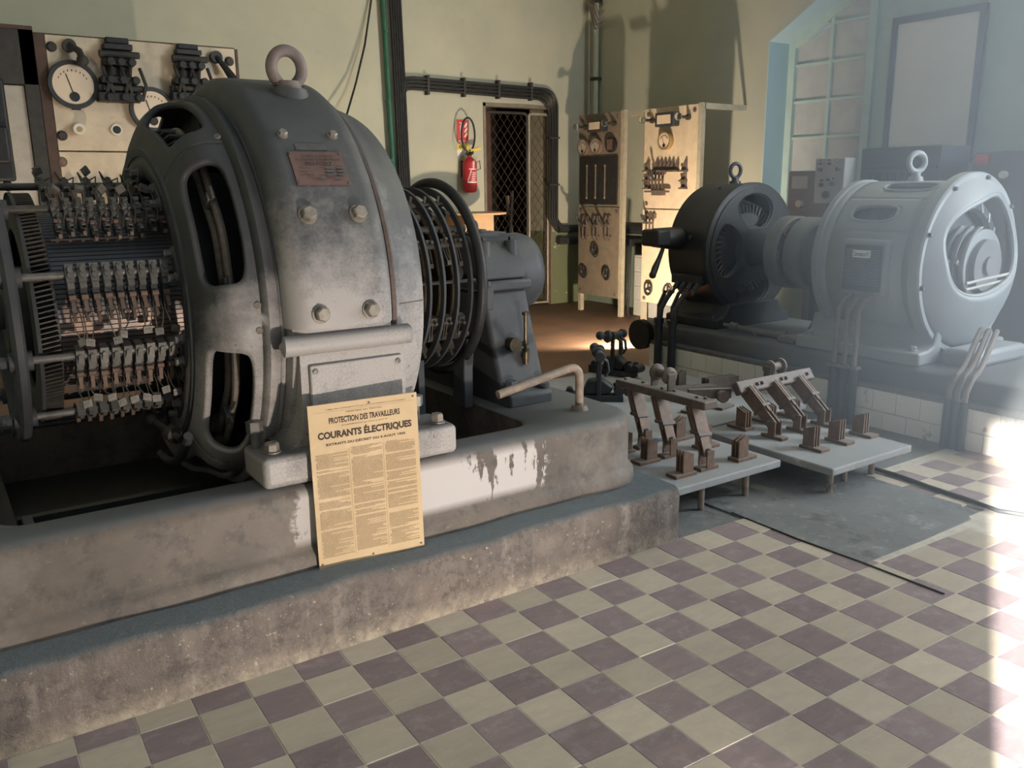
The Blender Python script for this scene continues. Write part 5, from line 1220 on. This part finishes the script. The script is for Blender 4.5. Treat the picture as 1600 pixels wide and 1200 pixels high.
def wheel(t, u, v, r=.06):
    p = R2(u, v); b = B(); b.tube([p + Vector((-.05, r * cos(a), r * 1.25 * sin(a))) for a in [2 * pi * k / 24 for k in range(24)]], .010, 8, closed=True); b.cyl(p, p + Vector((-.055, 0, 0)), .016, seg=10)
    for k in range(3): a = pi / 2 + 2 * pi * k / 3; b.cyl(p + Vector((-.05, 0, 0)), p + Vector((-.05, r * cos(a), r * 1.25 * sin(a))), .008, seg=6)
    part('hand_wheel', b, 'black', t)
wheel(T1, 934.5, 391); wheel(T1, 916.5, 424); wheel(T1, 952, 427)
T2, *_ = board('switchboard', 1008, 1097, 172, 160, 326, 472, 'gold_marble', 'gold_marble', 'tall cream switchboard with many small knife switches, partly behind the black motor')
lampb(T2, 1021, 188.5); lampb(T2, 1077, 183); meter(T2, 1033, 1062, 176, 198)
gauge(T2, R2(1043, 220), .10, nB, .06, 'brass', 'dial'); 
def hook(t, u, v, h_=.12):
    p = R2(u, v); b = B(); b.prism([(0, 0), (.075, 0), (.0, h_)], lambda y, z: p + Vector((-.03, y - .03, z)), lambda y, z: p + Vector((0, y - .03, z))); b.box(p + Vector((-.03, 0, -.008)), (.06, .08, .018)); part('contact_hook', b, 'rustdark', t, 0)
for u in (1013, 1027, 1033, 1039, 1045, 1051, 1058, 1071): hook(T2, u, 266)
for v in (281, 293): hook(T2, 1070, v, .09); hook(T2, 1013, v, .09)
smallswitch(T2, 1031, 285, 4, .28, .055)
p = R2(1031, 299); b = B(); b.box(p + Vector((-.05, 0, 0)), (.03, .38, .022)); part('contact_bar', b, 'rustdark', T2, 0)
smallswitch(T2, 1019, 351, 3, .24, .055); wheel(T2, 1017, 450); wheel(T2, 1047, 455)
# top tie bar and the bracket to the wall
zt = R2(1097, 160).z; yb_ = R2(1097, 160).y; ya_ = R2(975, 172).y
b = B(); b.bb(XB + .01, XB + .05, ya_ - .1, R2(1008, 172).y + .05, zt - .06, zt - .02); tag(part('tie_bar', b, 'frame_pale', smooth=0), 'flat bar joining the tops of the two switchboards by the right wall', 'bar')
b = B(); b.bb(XB + .05, WR, yb_ + .0, yb_ + .03, zt - .06, zt - .0); tag(part('wall_bracket', b, 'frame_pale', smooth=0), 'flat iron bracket from the cream switchboard to the wall', 'bracket')
# boxes between and below the boards
b = B(); b.bb(7.25, 7.62, 7.45, 7.95, 0, .75); t = tag(part('metal_cabinet', b, 'grey_box', smooth=0, bev=.01), 'grey metal cabinet standing between the two switchboards', 'cabinet')
for k in range(4): b = B(); b.bb(7.24, 7.26, 7.47, 7.93, .04 + .175 * k, .195 + .175 * k); part('drawer', b, 'grey_box', t, 0, bev=.004)
b = B(); b.tube([(6.98, 7.72, .95), (6.92, 7.66, .75), (6.86, 7.60, .45), (6.90, 7.66, .1), (6.98, 7.7, .012)], .016, 8); tag(part('hanging_cable', b, 'black'), 'black cable looping down between the two switchboards', 'cable')
# horizontal pipes along the back and right wall
b = B()
tag(part('wall_pipe', B().tube([(7.12, WB - .08, 1.02), (WR - .08, WB - .08, 1.02), (WR - .08, 6.6, 1.02)], .05, 10), 'blackpaint'), 'upper of two dark pipes running behind the switchboards', 'pipe')
tag(part('wall_pipe', B().tube([(7.12, WB - .08, .86), (WR - .08, WB - .08, .86), (WR - .08, 6.6, .86)], .05, 10), 'blackpaint'), 'lower of two dark pipes running behind the switchboards', 'pipe')
b = B(); p = onx(925, 0, WR - .05); b.cyl((WR - .06, 9.2, 2.3), (WR - .06, 9.2, 5.0), .035, seg=12); t = tag(part('wall_pipe', b, 'wall_right'), 'vertical pale pipe in the corner above the brown switchboard', 'pipe')
for z in (2.95, 3.9): b = B(); b.bb(WR - .11, WR, 9.15, 9.25, z - .02, z + .02); part('pipe_clip', b, 'frame_dark', t, 0)
b = B()
for k in range(4): b.tube([(WR - .10, 9.32 - .05 * k, 4.6), (WR - .12, 9.30 - .04 * k, 3.9), (WR - .12, 9.15 - .03 * k, 3.55 + .05 * k), (WR - .10, 9.0, 3.6 + .08 * k)], .008, 6)
tag(part('loose_wires', b, 'cable'), 'tuft of loose wires hanging at the corner pipe', 'wires')

# ================================================================== BACK WALL FITTINGS
def K(u, v, d=0): return ony(u, v, WB - d)
# cable bundle: vertical run, then over the door and down
n = 5
for k in range(n):
    xo = 4.80 + .030 * k
    b = B(); b.tube([(xo - .08, WB - .05, 5.2), (xo - .03, WB - .05, 2.95), (xo, WB - .05, 0.9)], .017, 8)
    tag(part('wall_cable', b, 'black'), '%s of five black cables running up the wall beside the green conduit' % ('leftmost', 'second from left', 'middle one', 'second from right', 'rightmost')[k], 'cable', 'vertical cables on the back wall')
for k in range(4):
    z = 2.83 - .04 * k; dx = .04 * k; b = B(); pts = [(4.86, WB - .05, z - .22), (4.87, WB - .05, z - .08), (4.92, WB - .05, z - .01), (5.0, WB - .05, z), (6.9 - dx, WB - .05, z - .03)]
    for j in range(1, 7): a = rad(90 - 15 * j); pts.append((6.9 - dx + (.22 ) * cos(a), WB - .05, z - .25 + .22 * sin(a)))
    xe = pts[-1][0]; pts += [(xe + .0, WB - .05, 1.3), (xe + .0, WB - .05, 1.15), (xe + .10, WB - .06, 1.0), (xe + .25, WB - .06, .98)]
    b.tube(pts, .018, 8); tag(part('wall_cable', b, 'black'), '%s of the four black cables led over the mesh gate' % ('topmost', 'second from top', 'third from top', 'lowest')[k], 'cable', 'cables over the gate')
for k, x in enumerate((5.2, 5.7, 6.2, 6.7)):
    b = B(); b.bb(x - .015, x + .015, WB - .075, WB, 2.65, 2.87); tag(part('cable_clip', b, 'frame_dark', smooth=0), 'small dark cable clip above the gate, %s from the left' % ('first', 'second', 'third', 'fourth')[k], 'clip', 'clips above the gate')
for k, z in enumerate((1.6, 2.2)):
    b = B(); b.bb(6.98, 7.15, WB - .075, WB, z - .012, z + .012); tag(part('cable_clip', b, 'frame_dark', smooth=0), '%s small dark cable clip right of the gate' % ('lower', 'upper')[k], 'clip', 'clips right of the gate')
b = B(); b.cyl((4.62, WB - .06, 5.2), (4.72, WB - .06, .9), .032, seg=14); t = tag(part('green_conduit', b, 'green'), 'green conduit pipe running up the back wall', 'conduit')
for z in (3.3, 2.55, 1.9): b = B(); b.cyl((4.675, WB - .06, z - .012), (4.675, WB - .06, z + .012), .04, seg=14); part('conduit_joint', b, 'green', t)
b = B(); b.tube([K(581, -60, .03), K(580, 0, .04), K(570, 70, .08), K(556, 130, .12), K(543, 175, .2), K(535, 200, .25)], .012, 8); tag(part('hanging_wire', b, 'black'), 'thin black wire hanging down in front of the back wall', 'wire')
# extinguisher
EX = thing('fire_extinguisher', (5.715, WB - .12, 1.5), 'red fire extinguisher hanging beside the mesh gate', 'extinguisher')
ec = Vector((5.715, WB - .12, 0)); b = B(); b.rev([(1.515, 0), (1.515, .06), (1.53, .08), (1.55, .088), (1.86, .088), (1.895, .078), (1.925, .05), (1.94, .03), (1.96, .028), (1.96, 0)], ec, (0, 0, 1), (1, 0, 0), (0, 1, 0), 32); part('body', b, 'red', EX)
b = B(); b.cyl(ec + Vector((0, 0, 1.955)), ec + Vector((0, 0, 2.0)), .032, seg=16); b.bb(5.70, 5.73, WB - .2, WB - .05, 1.97, 1.995); part('valve_head', b, 'black', EX, bev=.004)
b = B(); b.box(ec + Vector((.07, -.02, 2.03)), (.16, .05, .035), Matrix.Rotation(rad(-12), 3, 'Y')); part('grip', b, 'yellow', EX, bev=.006)
b = B(); pts = []
for k in range(25):
    a = rad(-150 + 300 * k / 24); pts.append(ec + Vector((-.03 + .095 * sin(a), -.03, 2.20 + .20 * cos(a))))
b.tube([ec + Vector((-.02, -.02, 1.985))] + pts + [ec + Vector((.03, -.04, 1.99))], .012, 8); part('hose', b, 'black', EX)
b = B(); b.tube([ec + Vector((.09, .02, 1.86)), ec + Vector((.16, .02, 1.90)), ec + Vector((.17, .02, 1.80)), ec + Vector((.09, .02, 1.78))], .006, 6); b.bb(5.66, 5.77, WB - .04, WB, 1.7, 1.9); part('bracket', b, 'black', EX)
lab = B()
def wrap(a0, a1, z0, z1, n=8):
    vs = []; 
    for k in range(n + 1):
        a = rad(a0 + (a1 - a0) * k / n); vs += [ec + Vector((.0887 * sin(a), -.0887 * cos(a), z)) for z in (z0, z1)]
    lab.add(vs, [(2 * k, 2 * k + 2, 2 * k + 3, 2 * k + 1) for k in range(n)])
wrap(-50, 55, 1.632, 1.646); wrap(-35, 35, 1.79, 1.80)
for k in range(5): wrap(-18 + 3 * k, 20 + 3 * k, 1.66 + .022 * k, 1.668 + .022 * k)
for k in range(5):
    z = 1.65 + .026 * k; wrap(-48 + 6 * k, -42 + 6 * k, z, z + .026, 2); wrap(48 - 5 * k, 53 - 5 * k, z, z + .026, 2)
wrap(6, 11, 1.81, 1.90, 2); wrap(4, 16, 1.86, 1.868, 2); wrap(-4, 2, 1.80, 1.89, 2)
part('printed_label', lab, 'white', EX, 0)
# pictogram above it
a = K(713, 187); c = K(732, 222.5); sg_ = thing('safety_sign', (5.69, WB - .005, 2.1), 'red extinguisher sign with flame pictogram above the extinguisher', 'sign')
b = B(); b.bb(a.x, c.x, WB - .006, WB, c.z, a.z); part('plate', b, 'sign_red', sg_, 0)
W_ = c.x - a.x; H_ = a.z - c.z
def sq(pts, mk, nm):
    q = B(); q.add([(a.x + W_ * u, WB - .0068, a.z - H_ * v) for u, v in pts], [tuple(range(len(pts)))]); part(nm, q, mk, sg_, 0)
sq([(.28, .30), (.32, .22), (.43, .22), (.47, .30), (.47, .80), (.28, .80)], 'white', 'pictogram'); sq([(.33, .12), (.43, .12), (.43, .2), (.33, .2)], 'white', 'pictogram'); sq([(.22, .10), (.5, .14), (.5, .17), (.22, .15)], 'white', 'pictogram')
for k in range(3):
    v = .12 + .22 * k; sq([(.62, v + .20), (.70, v + .10), (.84, v), (.92, v - .02), (.84, v + .08), (.94, v + .05), (.80, v + .17), (.70, v + .23)], 'white', 'flame')
sq([(.06, .94), (.94, .94), (.94, .96), (.06, .96)], 'white', 'border_line')
b = B(); p = K(714, 225); c2 = K(733, 234); b.bb(p.x, c2.x, WB - .006, WB, c2.z, p.z); yl = part('class_label', b, 'yellow', sg_, 0); text(yl, 'ABC', ((p.x + c2.x) / 2 - .03, WB - .0062, (p.z + c2.z) / 2), (1, 0, 0), (0, 0, 1), .08, .04, 'ink', 'lettering', .02)
b = B(); p = K(714, 234); c2 = K(732, 243); b.bb(p.x, c2.x, WB - .005, WB, c2.z, p.z); part('instruction_label', b, 'white', sg_, 0)
# round table / stand by the wall
tb_ = thing('round_table', (5.62, WB - .52, 0), 'tall round-topped wooden stand below the extinguisher', 'table')
zt_ = ony(735, 332, WB - .52).z; xc = ony(735, 332, WB - .52).x
b = B(); b.cyl((xc, WB - .52, zt_ - .022), (xc, WB - .52, zt_), .43, seg=56); part('table_top', b, 'wood', tb_)
b = B(); b.bb(xc - .2, xc + .2, WB - .72, WB - .32, 0, zt_ - .022); part('table_body', b, 'wood', tb_, 0)

# ================================================================== RIGHT WALL: framed sheet, boxes, cabinets
def V(u, v, x): return onx(u, v, x)
XW = XI - .06
p0 = V(1396, 28, XW); p1 = V(1544, 4, XW); z_b = V(1500, 253, XW).z
fr = thing('framed_board', (XW, (p0.y + p1.y) / 2, z_b), 'large white sheet in a dark blue frame on the right wall', 'board')
y1_, y0_, zt_ = p0.y, p1.y, (p0.z + p1.z) / 2
b = B(); b.bb(XW + .01, XW + .03, y0_, y1_, z_b, zt_); part('sheet', b, 'board_white', fr, 0)
for (ya_, yb_, za_, zb_) in ((y0_, y1_, zt_ - .06, zt_), (y0_, y1_, z_b, z_b + .05), (y0_, y0_ + .06, z_b, zt_), (y1_ - .055, y1_, z_b, zt_)):
    b = B(); b.bb(XW - .012, XW + .032, ya_, yb_, za_, zb_); part('frame_bar', b, 'board_frame', fr, 0, bev=.004)
# dark cabinets
def cab(u0, u1, v, x, label, dep=.45):
    a = V(u0, v, x); c = V(u1, v - 5, x); t = thing('metal_cabinet', (x + dep / 2, (a.y + c.y) / 2, 0), label, 'cabinet')
    b = B(); b.bb(x, x + dep, c.y, a.y, 0, a.z); part('body', b, 'cab', t, 0, bev=.01); return t, c.y, a.y, a.z
t, ya_, yb_, z_ = cab(1347, 1473, 232, 7.18, 'dark steel cabinet with a slotted front behind the pale machine eye')
for k in range(8): b = B(); yy = ya_ + .12 + (yb_ - ya_ - .24) * k / 7; b.bb(7.16, 7.18, yy - .02, yy + .02, z_ - .36, z_ - .22); part('slot', b, 'black', t, 0)
b = B(); b.bb(7.165, 7.18, ya_ + .03, yb_ - .03, z_ - .19, z_ - .165); part('rail', b, 'frame_dark', t, 0)
t, ya_, yb_, z_ = cab(1521, 1700, 238, 7.18, 'dark steel cabinet with a red label at the right edge')
b = B(); p = V(1520, 247, 7.17); b.bb(7.165, 7.175, p.y - .13, p.y - .02, p.z - .05, p.z + .03); part('red_label', b, 'sign_red', t, 0)
p = V(1569, 273, 7.17); b = B(); b.cyl(p + Vector((.01, 0, 0)), p - Vector((.03, 0, 0)), .03, seg=16); part('knob', b, 'white', t)
# control box on its stand
x = 7.0; a = V(1275, 248, x); c = V(1321, 246, x); bq = V(1264, 318, x)
cb_ = thing('control_box', (x, (a.y + c.y) / 2, 0), 'pale grey control box with rows of knobs behind the coupling', 'control box')
b = B(); b.bb(x, x + .16, c.y, a.y, bq.z, a.z); bx = part('box', b, 'grey_box', cb_, 0, bev=.008)
for i, yy in enumerate((.8, .5, .2)):
    for j, zz in enumerate((.88, .76)):
        if (i + j) % 3 == 2: continue
        p = Vector((x, c.y + (a.y - c.y) * yy, bq.z + (a.z - bq.z) * zz)); q = B(); q.cyl(p, p - Vector((.025, 0, 0)), .018 if j else .011, seg=14); part('knob', q, 'black' if j == 0 else 'cab', bx)
for i, (yy, zz, rr) in enumerate(((.72, .52, .012), (.5, .53, .012), (.3, .55, .012), (.72, .42, .02), (.36, .44, .02), (.55, .2, .035), (.78, .96, .008), (.5, .96, .008), (.25, .96, .008))):
    p = Vector((x, c.y + (a.y - c.y) * yy, bq.z + (a.z - bq.z) * zz)); q = B(); q.cyl(p, p - Vector((.025, 0, 0)), rr, seg=14); part('knob', q, 'cab', bx)
b = B(); b.bb(x + .05, x + .11, (a.y + c.y) / 2 - .04, (a.y + c.y) / 2 + .04, 0, bq.z); part('stand', b, 'cab', cb_, 0)
x = 7.3; a = V(1233, 268, x); c = V(1273, 264, x); bq = V(1222, 340, x)
bb2 = thing('instrument_box', (x, (a.y + c.y) / 2, 0), 'brown instrument box with a pale label next to the grey control box', 'box')
b = B(); b.bb(x, x + .2, c.y - .2, a.y, bq.z - .25, a.z); part('box', b, 'brownbox', bb2, 0, bev=.008)
b = B(); p = V(1244, 285, x); b.bb(x - .004, x, p.y - .14, p.y + .05, p.z - .06, p.z + .06); part('label_card', b, 'grey_box', bb2, 0)
p = V(1252, 318, x); b = B(); b.cyl(p, p - Vector((.05, 0, 0)), .035, seg=14); part('round_switch', b, 'porcelain', bb2)
b = B(); b.bb(x + .05, x + .15, c.y, c.y + .08, 0, bq.z - .25); part('stand', b, 'cab', bb2, 0)
bpy.context.view_layer.update()
# ================================================================== ADDED HAZE, a volume standing in for lens glare on the right
def haze():
    b = B(); b.bb(1.0, 5.0, -.8, 5.2, .004, 4.0)
    m, nt, bs = new_mat('sunlit_dust_haze'); nt.nodes.remove(bs)
    out = nt.nodes['Material Output']; vs_ = node(nt, 'ShaderNodeVolumeScatter'); vs_.inputs['Color'].default_value = (.88, .95, 1.0, 1); vs_.inputs['Anisotropy'].default_value = 0.1
    g = node(nt, 'ShaderNodeNewGeometry'); dt = node(nt, 'ShaderNodeVectorMath', operation='DOT_PRODUCT'); dt.inputs[1].default_value = (.80, -.60, 0)
    nt.links.new(g.outputs['Position'], dt.inputs[0])
    r = node(nt, 'ShaderNodeMapRange'); r.inputs['From Min'].default_value = 1.0; r.inputs['From Max'].default_value = 3.2; r.inputs['To Min'].default_value = 0; r.inputs['To Max'].default_value = HAZE
    nt.links.new(dt.outputs['Value'], r.inputs['Value']); nt.links.new(r.outputs[0], vs_.inputs['Density']); nt.links.new(vs_.outputs[0], out.inputs['Volume'])
    MT['haze'] = m
    o = part('dust_haze', b, 'haze', smooth=0); o['kind'] = 'stuff'; o['label'] = 'thin pale dust haze in the sunlight around the pale machine'; o['category'] = 'haze'
    return o
HAZE = .54
haze()
bpy.context.view_layer.update()
